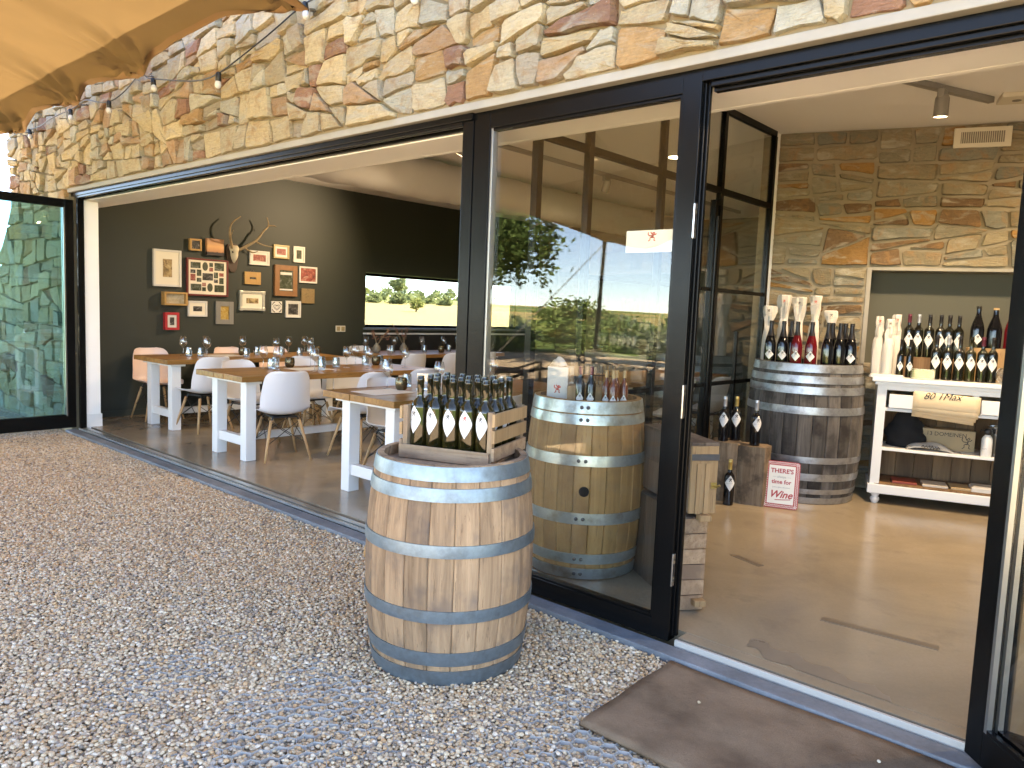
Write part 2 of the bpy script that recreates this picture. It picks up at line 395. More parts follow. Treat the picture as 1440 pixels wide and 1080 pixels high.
def text(body, size, mat, parent, loc, rot, name='lettering', shear=0.0, extrude=.0004, align='CENTER', bold=0.0):
    cu = bpy.data.curves.new(name, 'FONT'); cu.body = body; cu.size = size; cu.align_x = align; cu.align_y = 'CENTER'; cu.shear = shear; cu.extrude = extrude; cu.offset = bold
    cu.resolution_u = 3
    tmp = bpy.data.objects.new(name, cu); col.objects.link(tmp); dg = bpy.context.evaluated_depsgraph_get()
    me = bpy.data.meshes.new_from_object(tmp.evaluated_get(dg)); bpy.data.objects.remove(tmp); me.materials.clear(); me.materials.append(M[mat])
    return_o = obj(name, me, parent, loc); return_o.rotation_euler = rot; return return_o
# ================================================================== LARGE STRUCTURE
YF = 2.985      # outer plane of the door and window frames
ZF = 0.05       # indoor floor level
ZC = 3.18       # ceiling
# ---- land and terrace
def land_h(x, y):
    r = math.hypot(x+4, y-2)
    k = min(1, max(0, (r-26)/60)); k = k*k*(3-2*k)
    h = 4.6*math.exp(-(((x+215)/150)**2+((y-150)/150)**2))
    h += 9.0*math.exp(-(((x+900)/420)**2+((y+900)/500)**2)) + 13*math.exp(-(((x+1700)/700)**2+((y+300)/900)**2)) + 14*math.exp(-(((x+300)/900)**2+((y+2000)/600)**2))
    h += -2.2*math.exp(-(((x+90)/60)**2+((y+120)/70)**2))
    return -.06 + k*h
g = MB(); rings = [0, 4, 8, 12, 16, 20, 26, 34, 44, 58, 76, 100, 130, 170, 220, 290, 380, 500, 680, 900, 1200, 1600, 2200, 3000, 4200]; NA = 96
g.v.append((-4, 2, -.06))
for r in rings[1:]:
    for a in range(NA):
        x = -4+r*math.cos(2*PI*a/NA); y = 2+r*math.sin(2*PI*a/NA); g.v.append((x, y, land_h(x, y)))
for a in range(NA): g.f.append((0, 1+a, 1+(a+1) % NA))
for i in range(len(rings)-2):
    for a in range(NA):
        o = 1+i*NA; g.f.append((o+a, o+NA+a, o+NA+(a+1) % NA, o+(a+1) % NA))
struct(g.build('ground', 'fields', smooth=True))
g = MB(); g.add([(-30, -17, -.035), (9, -17, -.035), (9, 2.9, -.035), (-9, 2.9, -.035), (-30, 2.6, -.035)], [(0, 1, 2, 3, 4)])
struct(g.build('terrain_yard', 'dry_yard'))
def field_patch(name, mat, az0, az1, d0, d1, lift):
    g = MB(); g.grid(lambda a, b: (lambda az, d: (-math.sin(R(az))*d, math.cos(R(az))*d, land_h(-math.sin(R(az))*d, math.cos(R(az))*d)+lift))(az0+(az1-az0)*a+1.2*math.sin(9*b), d0+(d1-d0)*b), 24, 12); return struct(g.build(name, mat, smooth=True))
plain('stubble', (.20, .165, .06), .95, 0, .22, .25); plain('pasture', (.11, .14, .035), .95, 0, .25, .15); plain('verge', (.12, .145, .045), .95, 0, .3, .4)
field_patch('field_stubble', 'stubble', 34, 78, 40, 126, .12); field_patch('field_pasture', 'pasture', 34, 78, 127, 186, .12); field_patch('field_verge', 'verge', 34, 80, 17, 39, .05)
g = MB(); g.bb(-16, 8, -9.5, 2.9, -.03, -.012)
struct(g.build('terrace_ground', 'gravel_bed'))

# ---- loose gravel on the terrace: real pebbles, scattered over the part that can be told apart
def pebble_mesh(k):
    b = bmesh.new(); bmesh.ops.create_icosphere(b, subdivisions=2, radius=1.0); rr = random.Random(k)
    sx, sy, sz = rr.uniform(.95, 1.25), rr.uniform(.7, .95), rr.uniform(.5, .72); ph = [rr.uniform(0, 6) for _ in range(6)]
    for v in b.verts:
        c = v.co; d = 1+.11*math.sin(2.3*c.x+ph[0])+.09*math.sin(2.9*c.y+ph[1])+.08*math.sin(3.1*c.z+ph[2]+2*c.x)
        v.co = Vector((c.x*sx*d, c.y*sy*d, c.z*sz*d))
    me = bpy.data.meshes.new('pebble'); b.to_mesh(me); b.free(); me.materials.append(M['pebble']); me.shade_smooth(); return me
pcoll = bpy.data.collections.new('pebble_kinds')
for k in range(6): pcoll.objects.link(bpy.data.objects.new('pebble', pebble_mesh(k)))
nr = np.random.default_rng(3)
def inside(x, y):          # in front of the sill, within a generous sweep of the camera
    edge = np.where((x > -1.62) & (x < .4), 2.87, 2.875)
    a = np.arctan2(-x, y+.35)
    return (y < edge) & (y > -.5) & (a > -.35) & (a < 1.7) & (x > -9.6) & (x < .7) & ~((np.hypot(x+2.31, y-2.25) < .30))
pts = []
for lay, (st, z0) in enumerate(((.0145, -.007), (.0195, .000))):
    X, Y = np.meshgrid(np.arange(-9.7, .8, st), np.arange(-.6, 2.9, st)); X = X.ravel(); Y = Y.ravel()
    X = X+nr.uniform(-.5, .5, X.size)*st; Y = Y+nr.uniform(-.5, .5, Y.size)*st
    k = inside(X, Y); X = X[k]; Y = Y[k]
    onmat = (Y > 2.02) & (Y < 2.9) & (X > -1.56) & (X < -.3) & ((X+1.52)*.657+(Y-2.19)*-.04 > 0)
    Z = z0+nr.uniform(-.003, .003, X.size)+.006*np.sin(X*2.1+.7)*np.sin(Y*3.3)
    k = ~(onmat & (lay == 1)); pts.append(np.stack([X[k], Y[k], np.where(onmat, -.013, Z)[k]], 1))
mu = nr.uniform(0, 1, (4, 2)); mu[:, 1] **= .6; pts.append(np.stack([-1.5+1.15*mu[:, 0], 2.19+.66*mu[:, 1], np.full(4, .0205)], 1))      # strays kicked onto the mat
pts = np.concatenate(pts)
me = bpy.data.meshes.new('gravel'); me.vertices.add(len(pts)); me.vertices.foreach_set('co', pts.ravel()); me.update(); me.materials.append(M['pebble'])
gravel = obj('gravel', me); tag(gravel, 'loose rounded beige and grey gravel covering the terrace', 'gravel', kind='stuff')
ng = bpy.data.node_groups.new('scatter_pebbles', 'GeometryNodeTree')
ng.interface.new_socket('Geometry', in_out='INPUT', socket_type='NodeSocketGeometry'); ng.interface.new_socket('Geometry', in_out='OUTPUT', socket_type='NodeSocketGeometry')
gi = ng.nodes.new('NodeGroupInput'); go = ng.nodes.new('NodeGroupOutput'); ip = ng.nodes.new('GeometryNodeInstanceOnPoints'); ci = ng.nodes.new('GeometryNodeCollectionInfo')
ci.inputs['Collection'].default_value = pcoll; ci.inputs['Separate Children'].default_value = True; ci.inputs['Reset Children'].default_value = True
r1 = ng.nodes.new('FunctionNodeRandomValue'); r1.data_type = 'FLOAT_VECTOR'; r1.inputs[0].default_value = (-.45, -.45, -PI); r1.inputs[1].default_value = (.45, .45, PI)
r2 = ng.nodes.new('FunctionNodeRandomValue'); r2.data_type = 'FLOAT'; r2.inputs[2].default_value = .0052; r2.inputs[3].default_value = .0108
L = ng.links.new
L(gi.outputs[0], ip.inputs['Points']); L(ci.outputs[0], ip.inputs['Instance']); ip.inputs['Pick Instance'].default_value = True
L(r1.outputs[0], ip.inputs['Rotation']); L(r2.outputs[1], ip.inputs['Scale']); L(ip.outputs[0], go.inputs[0])
gm = gravel.modifiers.new('scatter', 'NODES'); gm.node_group = ng
# ---- honeycomb gravel stabiliser, worn free near the barrel
g = MB(); s = .034; dx = s*math.sqrt(3); rr = random.Random(5)
for i in range(60):
    for j in range(60):
        cx, cy = -3.1+(i+.5*(j % 2))*dx, .95+j*1.5*s
        if not (.95 < cy < 2.35 and -3.1 < cx < -.9): continue
        if math.hypot(cx+2.3, cy-2.25) < .48: continue
        fade = .0030-.006*max(0, math.hypot((cx+1.55)/1.05, (cy-1.45)/.75)-.55) + rr.uniform(-.0025, .0015)+.003*math.sin(7*cx+3*cy)
        if fade < -.0022: continue
        for a in (30, 90, 150):
            p = [(cx+s*math.cos(R(a+o)), cy+s*math.sin(R(a+o))) for o in (0, 60)]
            g.bar((*p[0], fade-.007), (*p[1], fade-.007+rr.uniform(-.001, .001)), .0018, .016)
tag(g.build('gravel_grid', 'grid_plastic'), 'blue grey honeycomb gravel grid showing through the pebbles', 'gravel grid', kind='stuff')

# ---- floor, ceiling, sill, thresholds
g = MB(); g.bb(-9.55, 3.2, 3.1, 12.2, -.10, ZF); fl = struct(g.build('floor', 'concrete_floor')); plain('floor_filler', (.15, .115, .08), .35, 0, .15, 5)
for p, q, w in (((-1.216, 3.745), (-.71, 3.80), .055), ((-1.977, 4.36), (-1.76, 4.286), .045)): MB().bar((*p, ZF-.0015), (*q, ZF-.0015), w, .008).build('filled_joint', 'floor_filler', fl)
rr = random.Random(31); st_ = [(-1.36+.62*i/26, 3.275-.11*i/26+rr.uniform(-.012, .012)+.018*math.sin(i*.9)) for i in range(27)]
g = MB(); g.v = [(x, y, ZF+.0016) for x, y in st_]+[(x+.02, max(3.106, y-.10-.045*math.sin(PI*i/26)+rr.uniform(-.006, .006)), ZF+.0016) for i, (x, y) in enumerate(st_)]
g.f = [(i, i+1, 28+i, 27+i) for i in range(26)]; plain('damp_concrete', (.225, .18, .13), .3, 0, .2, 9); g.build('damp_stain', 'damp_concrete', fl)
g = MB(); g.bb(-9.9, 3.5, 3.36, 12.5, ZC, ZC+.25); struct(g.build('ceiling', 'ceiling_paint'))
sill = MB(); sill.bb(-8.98, 1.6, 2.872, 2.975, -.08, .026); sill = struct(sill.build('sill', 'bluestone', bev=.006))
for x0, x1 in ((-8.9, -3.05),):
    MB().bb(x0, x1, 2.978, 2.998, -.03, .046).build('track_strip', 'track_metal', sill)
    MB().bb(x0, x1, 3.012, 3.060, -.03, .048).build('track_strip', 'track_metal', sill)
    MB().bb(x0, x1, 2.978, 3.10, -.06, .028).build('track_bed', 'black_metal', sill)
MB().bb(-1.60, -.40, 2.984, 3.000, -.03, .050).build('threshold_strip', 'white_strip', sill, bev=.003)
MB().bb(-1.60, -.40, 3.008, 3.10, -.06, .040).build('threshold_bed', 'black_metal', sill)
MB().bb(-1.60, -.40, 3.020, 3.098, -.05, .049).build('threshold_plate', 'concrete_floor', sill)
MB().bb(-.40, 1.6, 2.978, 3.10, -.06, .028).build('track_bed', 'black_metal', sill)

# ---- rubble masonry
def clip(poly, p, n):
    out = []
    for i in range(len(poly)):
        a, b = poly[i], poly[(i+1) % len(poly)]
        da = (a[0]-p[0])*n[0]+(a[1]-p[1])*n[1]; db = (b[0]-p[0])*n[0]+(b[1]-p[1])*n[1]
        if da >= 0: out.append(a)
        if da*db < 0: k = da/(da-db); out.append((a[0]+(b[0]-a[0])*k, a[1]+(b[1]-a[1])*k))
    return out
def area(p): return .5*abs(sum(p[i][0]*p[(i+1) % len(p)][1]-p[(i+1) % len(p)][0]*p[i][1] for i in range(len(p))))
def bsp(poly, rr, amin, amax, asp=1.75, jit=9):
    A = area(poly)
    if A < rr.uniform(amin, amax): return [poly]
    xs = [p[0] for p in poly]; ys = [p[1] for p in poly]; w, h = max(xs)-min(xs), max(ys)-min(ys)
    a = rr.gauss(0, jit) if rr.random() < .85 else rr.gauss(0, jit*2.6)
    if w/h > asp*rr.uniform(.8, 1.25): n = (math.cos(R(a)), math.sin(R(a)))
    else: n = (math.sin(R(a*.8)), math.cos(R(a*.8)))
    p = (min(xs)+w*rr.uniform(.36, .64), min(ys)+h*rr.uniform(.36, .64))
    q1 = clip(poly, p, n); q2 = clip(poly, p, (-n[0], -n[1])); out = []
    for q in (q1, q2):
        if len(q) > 2 and area(q) > .001: out += bsp(q, rr, amin, amax, asp, jit)
    return out
def inset(poly, d):
    if sum(poly[i][0]*poly[(i+1) % len(poly)][1]-poly[(i+1) % len(poly)][0]*poly[i][1] for i in range(len(poly))) < 0: poly = poly[::-1]
    out = list(poly)
    for i in range(len(poly)):
        a, b = poly[i], poly[(i+1) % len(poly)]; ex, ey = b[0]-a[0], b[1]-a[1]; l = math.hypot(ex, ey)
        if l < 1e-5: continue
        n = (-ey/l, ex/l); out = clip(out, (a[0]+n[0]*d, a[1]+n[1]*d), n)
        if len(out) < 3: return []
    return out
def stone_shape(poly, rr, joint, proud, rough):
    p = inset(poly, joint*rr.uniform(.7, 1.3))
    if len(p) < 3 or area(p) < .002: return None
    cx = sum(q[0] for q in p)/len(p); cy_ = sum(q[1] for q in p)/len(p)
    ring = []
    for i in range(len(p)):
        a, b = p[i], p[(i+1) % len(p)]; l = math.hypot(b[0]-a[0], b[1]-a[1])
        if l < .012: continue
        c = min(.013, l*.2)/l*rr.uniform(.3, 1.5); ts = [c]+([.5] if l > .13 else [])+([.27, .74] if l > .3 else [])+[1-c]
        ex, ey = (b[1]-a[1])/l, -(b[0]-a[0])/l
        for t_ in sorted(ts):
            j = rr.uniform(-1, 1)*rough*(1 if .05 < t_ < .95 else .5); ring.append((a[0]+(b[0]-a[0])*t_+ex*j, a[1]+(b[1]-a[1])*t_+ey*j))
    n = len(ring)
    if n < 4: return None
    tx, ty = rr.uniform(-.09, .09), rr.uniform(-.13, .13); pr = proud*rr.uniform(.5, 1.5)
    V = [(x, y, -.05) for x, y in ring]
    V += [(x, y, pr*.62+rr.uniform(-.005, .005)) for x, y in ring]
    for sc_, dd in ((.955, .93), (.55, 1.0)):
        for x, y in ring:
            X, Y = cx+(x-cx)*sc_, cy_+(y-cy_)*sc_
            V.append((X, Y, pr*dd+(X-cx)*tx+(Y-cy_)*ty+rr.uniform(-1, 1)*.13*proud))
    V.append((cx, cy_, pr*1.02+rr.uniform(-1, 1)*.15*proud)); F = []
    for k in range(3):
        for i in range(n): F.append((k*n+i, k*n+(i+1) % n, (k+1)*n+(i+1) % n, (k+1)*n+i))
    F += [(3*n+i, 3*n+(i+1) % n, 4*n) for i in range(n)]
    return V, F, (cx, cy_)
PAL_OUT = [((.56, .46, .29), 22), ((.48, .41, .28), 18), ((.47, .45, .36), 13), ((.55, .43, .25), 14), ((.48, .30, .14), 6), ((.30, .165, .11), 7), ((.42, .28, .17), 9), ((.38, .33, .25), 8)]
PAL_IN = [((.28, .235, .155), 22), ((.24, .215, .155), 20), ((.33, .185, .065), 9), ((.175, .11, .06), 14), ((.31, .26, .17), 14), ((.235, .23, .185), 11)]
def masonry(parent, polys, org, U, N, pal, mat, rr, joint, proud, rough, budget, flat=.7):
    U = Vector(U); N = Vector(N); W = Vector((0, 0, 1)); org = Vector(org); shapes = []
    for p in polys:
        s_ = stone_shape(p, rr, joint, proud, rough)
        if s_:
            c = org+U*s_[2][0]+W*s_[2][1]; k = rr.choices([q[0] for q in pal], [q[1] for q in pal])[0]; v = rr.uniform(.74, 1.08)
            shapes.append((c.length, c, s_, tuple(x*v for x in k)))
    shapes.sort(key=lambda q: q[0]); rest = MB(); rc = []
    for idx, (d, c, (V, F, _), k) in enumerate(shapes):
        P = [org+U*x+W*y+N*z for x, y, z in V]
        if idx < budget:
            me = bpy.data.meshes.new('stone'); me.from_pydata([p-c for p in P], [], F); me.materials.append(M[mat])
            ca = me.color_attributes.new('Col', 'FLOAT_COLOR', 'POINT'); ca.data.foreach_set('color', list((*k, 1))*len(P))
            me.shade_smooth(); me.set_sharp_from_angle(angle=R(24)); obj('stone', me, parent, c)
        else: rest.add(P, F); rc += [(*k, 1)]*len(P)
    if rest.v:
        o = rest.build('stones', mat, parent); ca = o.data.color_attributes.new('Col', 'FLOAT_COLOR', 'POINT'); ca.data.foreach_set('color', [x for q in rc for x in q]); o['kind'] = 'stuff'
    return len(shapes)
# outdoor facade: band above the opening and the flared pier beyond it
YW = 2.945
fac = thing('stone_wall', 'rough rubble stone facade wall of tan, grey and rust stones above the glazing', 'wall')
MB().bb(-10.76, 1.6, YW, 3.36, 2.60, 3.95).build('mortar', 'mortar', fac)
pier = [(-13.0, -.1), (-8.98, -.1), (-8.98, 2.598), (-10.78, 2.598)]
MB().add([(x, YW, z) for x, z in pier]+[(x, 3.06, z) for x, z in pier], [(0, 1, 2, 3), (7, 6, 5, 4), (0, 4, 5, 1), (1, 5, 6, 2), (2, 6, 7, 3), (3, 7, 4, 0)]).build('pier_mortar', 'mortar', fac)
rs = random.Random(21)
band = []
x = -10.86
while x < 1.55:
    w = rs.uniform(1.5, 2.1); x2 = min(x+w, 1.6); band += bsp([(x, 2.602), (x2, 2.602), (x2+rs.uniform(-.05, .05), 3.97), (x, 3.97)], rs, .014, .070, 1.7, 11); x = x2
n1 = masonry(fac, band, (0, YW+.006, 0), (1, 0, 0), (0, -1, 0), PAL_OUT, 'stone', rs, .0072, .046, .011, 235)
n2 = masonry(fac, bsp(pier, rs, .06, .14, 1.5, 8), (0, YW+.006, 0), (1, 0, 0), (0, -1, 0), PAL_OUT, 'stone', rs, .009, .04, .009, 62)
MB().bb(-9.0, 1.6, YW-.012, 3.05, 2.556, 2.598).build('lintel', 'concrete_lintel', fac, bev=.006)
MB().bb(-10.9, 1.7, 2.90, 3.40, 3.952, 4.0).build('coping', 'concrete_lintel', fac)
MB().bb(-9.9, 3.5, 3.4, 12.6, 3.44, 3.62).build('roof', 'roof_dark', fac)
# white soffit behind the lintel
MB().bb(-9.55, 3.2, 3.07, 3.365, 2.482, 2.62).build('soffit', 'plaster', fac)
MB().bb(-9.55, 3.2, 3.363, 3.40, 2.481, ZC+.02).build('soffit_face', 'plaster', fac)
MB().bb(-9.55, 3.2, 3.052, 3.30, 2.60, 3.44).build('soffit_core', 'plaster', fac)

# ---- indoor walls
gw = thing('green_wall', 'dark olive green dining room wall hung with framed pictures', 'wall')
g = MB(); X0, X1 = -9.92, -9.5
for y0, y1, z0, z1 in ((3.1, 7.25, 0, 3.3), (7.25, 11.05, 0, 1.15), (7.25, 11.05, 2.0, 3.3), (11.05, 12.3, 0, 3.3)): g.bb(X0, X1, y0, y1, z0, z1)
g.build('wall_face', 'green_wall_paint', gw)
MB().bb(-9.56, -8.885, 3.05, 3.20, .03, 2.5).build('jamb', 'plaster', gw)
MB().bb(-9.56, -8.872, 3.03, 3.212, .05, .19).build('skirting', 'white_paint', gw)
MB().bb(-9.498, -9.485, 3.22, 12.0, ZF, .12).build('skirting', 'green_wall_paint', gw)
wd = thing('picture_window', 'wide low window in the green wall looking out over the fields', 'window', (0, 0, 0))
MB().bb(-9.80, -9.78, 7.25, 11.05, 1.16, 2.0).build('pane', 'window_pane', wd)
for a in ((7.25, 7.29, 1.15, 2.0), (11.01, 11.05, 1.15, 2.0), (7.29, 11.01, 1.96, 2.0), (7.29, 11.01, 1.15, 1.19)): MB().bb(-9.83, -9.76, *a[:2], *a[2:]).build('frame', 'black_metal', wd)
MB().bb(-9.76, -9.44, 7.22, 11.08, 1.12, 1.149).build('sill', 'bluestone', wd)
g = MB(); g.bb(-9.9, -2.9, 12.0, 12.3, 0, 3.3); tag(g.build('rear_wall', 'green_wall_paint'), 'dark green rear wall at the far end of the dining room', 'wall')
g = MB(); g.bb(-3.03, -2.90, 6.86, 12.1, 0, 3.3); tag(g.build('dividing_wall', 'plaster'), 'white dividing wall beyond the glazed partition', 'wall')
g = MB(); g.bb(3.15, 3.4, 3.1, 12.2, 0, 3.3); tag(g.build('shop_side_wall', 'plaster'), 'white side wall of the shop room', 'wall')
# stone rear wall of the shop, turned 18.6 degrees to the facade
BD = Vector((.948, .318, 0)); BN = Vector((-.318, .948, 0)); BO = BN*7.36
def bw(a, off, z): return BO + BD*a + BN*off + Vector((0, 0, z))       # along the wall, behind its face, height
bwall = thing('stone_rear_wall', 'brown and ochre flat-laid stone wall at the back of the shop room', 'wall')
def wallbox(a0, a1, o0, o1, z0, z1, name, mat, par, bev=0):
    c = bw((a0+a1)/2, (o0+o1)/2, (z0+z1)/2); return MB().box(c, (a1-a0, o1-o0, z1-z0), rot=Matrix((BD, BN, (0, 0, 1))).transposed()).build(name, mat, par, bev=bev)
aL = (Vector((-2.90, 6.66, 0))-BO).dot(BD); aN0 = (Vector((-2.115, 6.99, 0))-BO).dot(BD); aN1 = aN0+1.9; aR = aL+6.9
NZ0, NZ1 = 1.16, 2.0
for q in ((aL-.1, aN0, 0, 3.3), (aN0, aN1, 0, NZ0), (aN0, aN1, NZ1, 3.3), (aN1, aR, 0, 3.3)): wallbox(q[0], q[1], .012, .40, q[2], q[3], 'mortar', 'mortar_inside', bwall)
wallbox(aN0, aN1, .24, .40, NZ0, NZ1, 'niche_back', 'niche_paint' if 'niche_paint' in M else plain('niche_paint', (.095, .095, .072), .8, 0, .05), bwall)
for q in ((aN0-.006, aN0+.03, NZ0, NZ1), (aN0+.03, aN1, NZ1-.022, NZ1+.004)): wallbox(q[0], q[1], -.004, .24, q[2], q[3], 'niche_edge', 'concrete_lintel', bwall)
rs = random.Random(4); polys = []
for a0, a1, z0, z1 in ((aL, aN0-.01, .05, NZ0), (aL, aN0-.01, NZ0, NZ1), (aN0+.0, aN1, .05, NZ0), (aL, aN0, NZ1+.012, ZC), (aN0, aN1, NZ1+.012, ZC), (aN1, aR, .05, ZC)):
    polys += bsp([(a0, z0), (a1, z0), (a1, z1), (a0, z1)], rs, .020, .080, 2.3, 7)
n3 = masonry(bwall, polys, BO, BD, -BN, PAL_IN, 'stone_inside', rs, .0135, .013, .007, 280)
wallbox(aL-.03, aL+.045, -.03, .012, ZF, ZC-.003, 'edge_post', 'white_paint', bwall)
print('stones', n1, n2, n3)

# ---- black frames of the glazed front
fr = thing('window_frame_front', 'black metal framed fixed glass panel beside the shop doorway', 'window', (0, 0, 0))
def fbox(x0, x1, z0, z1, y0=YF, y1=YF+.065, name='frame_bar', mat='black_metal', par=None, bev=.003): return MB().bb(x0, x1, y0, y1, z0, z1).build(name, mat, par or fr, bev=bev)
fbox(-2.985, -2.868, .03, 2.555, name='post'); fbox(-1.725, -1.634, .03, 2.555, name='post')
fbox(-2.868, -1.725, 2.462, 2.555, name='top_rail'); fbox(-2.868, -1.725, .03, .118, name='bottom_rail')
fbox(-2.868, -2.853, .118, 2.462, YF+.008, YF+.05, 'glazing_bead', 'bead_metal'); fbox(-1.738, -1.725, .118, 2.462, YF+.008, YF+.05, 'glazing_bead')
fbox(-2.853, -1.738, .118, .13, YF+.006, YF+.05, 'glazing_bead'); fbox(-2.853, -1.738, 2.448, 2.462, YF+.008, YF+.05, 'glazing_bead')
MB().bb(-2.855, -1.737, YF+.020, YF+.044, .128, 2.45).build('glass_pane', 'pane', fr)
# hinges and seals on the door jamb
for z in (1.917, 1.13, .365):
    h = fbox(-1.637, -1.629, z-.075, z+.075, YF-.004, YF+.02, 'hinge_plate', 'steel'); fbox(-1.6292, -1.6275, z-.03, z+.03, YF+.0, YF+.012, 'hinge_slot', 'black_plastic', h, 0)
    fbox(-1.6292, -1.6278, z+.045, z+.052, YF+.004, YF+.012, 'screw', 'black_plastic', h, 0); fbox(-1.6292, -1.6278, z-.052, z-.045, YF+.004, YF+.012, 'screw', 'black_plastic', h, 0)
fbox(-1.634, -1.624, .05, 2.50, YF+.024, YF+.036, 'door_seal'); fbox(-1.634, -1.614, .05, 2.50, YF+.040, YF+.060, 'door_stop')
fbox(-1.634, 1.6, 2.50, 2.555, name='head_rail'); fbox(-1.603, -.40, 2.478, 2.50, YF+.02, YF+.085, 'head_stop'); fbox(-1.603, -.40, 2.463, 2.478, YF+.05, YF+.085, 'head_stop')
sf = thing('folding_door_frame', 'black track frame over the wide open folding door of the dining room', 'frame')
fbox(-9.0, -2.985, 2.52, 2.555, YF-.02, YF+.10, 'head_track', par=sf)
fbox(-8.9, -3.07, 2.498, 2.52, YF-.012, YF+.012, 'track_lip', par=sf); fbox(-8.9, -3.07, 2.504, 2.52, YF+.026, YF+.04, 'track_lip', 'bead_metal', par=sf); fbox(-8.9, -3.07, 2.488, 2.52, YF+.056, YF+.085, 'track_lip', par=sf)
fbox(-8.9, -8.862, .045, 2.52, YF+.0, YF+.065, 'jamb_post', par=sf)
fbox(-3.072, -2.99, .046, 2.519, YF-.004, YF+.06, 'end_post', par=sf)
# open leaf of the folding door on the far end, and the open shop door
def leaf(name, label, hinge, ang, w, z0, z1, glass, th=.058, st=.085, bot=.12):
    t_ = thing(name, label, 'door', (*hinge, 0), ang)
    MB().bb(0, st, -th/2, th/2, z0, z1).build('stile', 'black_metal', t_, bev=.003); MB().bb(w-st, w, -th/2, th/2, z0, z1).build('stile', 'black_metal', t_, bev=.003)
    MB().bb(st, w-st, -th/2, th/2, z1-st, z1).build('top_rail', 'black_metal', t_, bev=.003); MB().bb(st, w-st, -th/2, th/2, z0, z0+bot).build('bottom_rail', 'black_metal', t_, bev=.003)
    for s_ in (-1, 1):
        y = s_*(th/2-.010)
        MB().bb(st, st+.014, y-.009, y+.009, z0+bot, z1-st).build('glazing_bead', 'bead_metal', t_); MB().bb(w-st-.014, w-st, y-.009, y+.009, z0+bot, z1-st).build('glazing_bead', 'bead_metal', t_)
        MB().bb(st+.014, w-st-.014, y-.009, y+.009, z0+bot, z0+bot+.014).build('glazing_bead', 'black_metal', t_)
    MB().bb(st+.004, w-st-.004, -.011, .011, z0+bot, z1-st).build('glass_pane', glass, t_); return t_
leaf('folding_door_leaf', 'open black framed glass door leaf swung out beside the stone pier', (-8.905, 2.95), R(-86.5), 1.15, .06, 2.475, 'pane_tinted', bot=.13)
sd = leaf('shop_door_leaf', 'open black framed glass shop door leaf over the threshold', (-.418, 2.935), R(-47), 1.12, .055, 2.46, 'pane')
MB().bb(-.008, -.001, -.012, .012, 1.0, 1.22).build('latch_plate', 'steel', sd)
# fixed panel to the far side of the shop door
f2 = thing('window_frame_side', 'black framed fixed glass panel behind the open shop door leaf', 'window')
for a in ((-.40, -.33), (1.5, 1.6)): fbox(a[0], a[1], .03, 2.50, name='post', par=f2)
fbox(-.33, 1.5, .03, .118, name='bottom_rail', par=f2); MB().bb(-.33, 1.5, YF+.02, YF+.044, .118, 2.50).build('glass_pane', 'pane', f2)
g = MB(); g.bb(1.6, 3.4, 2.95, 3.2, -.1, 3.95); tag(g.build('facade_end_wall', 'plaster'), 'plain facade wall beyond the shop windows', 'wall')

# ---- black steel and glass partition between dining room and shop
pt = thing('glazed_partition', 'black steel framed glass partition between dining room and shop', 'partition')
XP = -2.9
def pbar(y0, y1, z0, z1, name='frame_bar', w=.04): return MB().bb(XP-w/2, XP+w/2, y0, y1, z0, z1).build(name, 'black_metal', pt)
pbar(3.40, 6.68, 3.13, 3.178, 'top_rail'); pbar(3.40, 6.68, 2.50, 2.545, 'mid_rail'); pbar(3.40, 6.68, ZF, .10, 'bottom_rail')
for y in (3.40, 3.90, 4.78, 5.68, 6.64): pbar(y, y+.045, .10, 3.13, 'post', .046)
for y0, y1 in ((3.945, 4.78), (4.825, 5.68), (5.725, 6.64)): pbar(y0, y1, .95, .98, 'glazing_bar', .03); pbar(y0, y1, 1.72, 1.75, 'glazing_bar', .03)
pbar(5.60, 5.64, .08, 2.44, 'door_stile', .05); pbar(5.64, 5.70, 2.40, 2.44, 'door_rail', .05); pbar(6.15, 6.18, .10, 1.4, 'glazing_bar', .03)
MB().tube([(XP+.07, 5.55, .35), (XP+.07, 5.55, 2.3)], .013, 8).build('door_handle', 'black_metal', pt)
for z in (.5, 2.15): MB().cyl((XP, 5.62, z), (XP+.075, 5.55, z), .009, n=6).build('handle_post', 'black_metal', pt)
for y0, y1 in ((3.445, 3.90), (3.945, 4.78), (4.825, 5.68), (5.725, 6.64)):
    MB().bb(XP-.004, XP+.004, y0, y1, 2.545, 3.13).build('pane', 'inner_pane', pt)
    for z0, z1 in ((.10, .95), (.98, 1.72), (1.75, 2.50)): MB().bb(XP-.004, XP+.004, y0, y1, z0, z1).build('pane', 'inner_pane', pt)

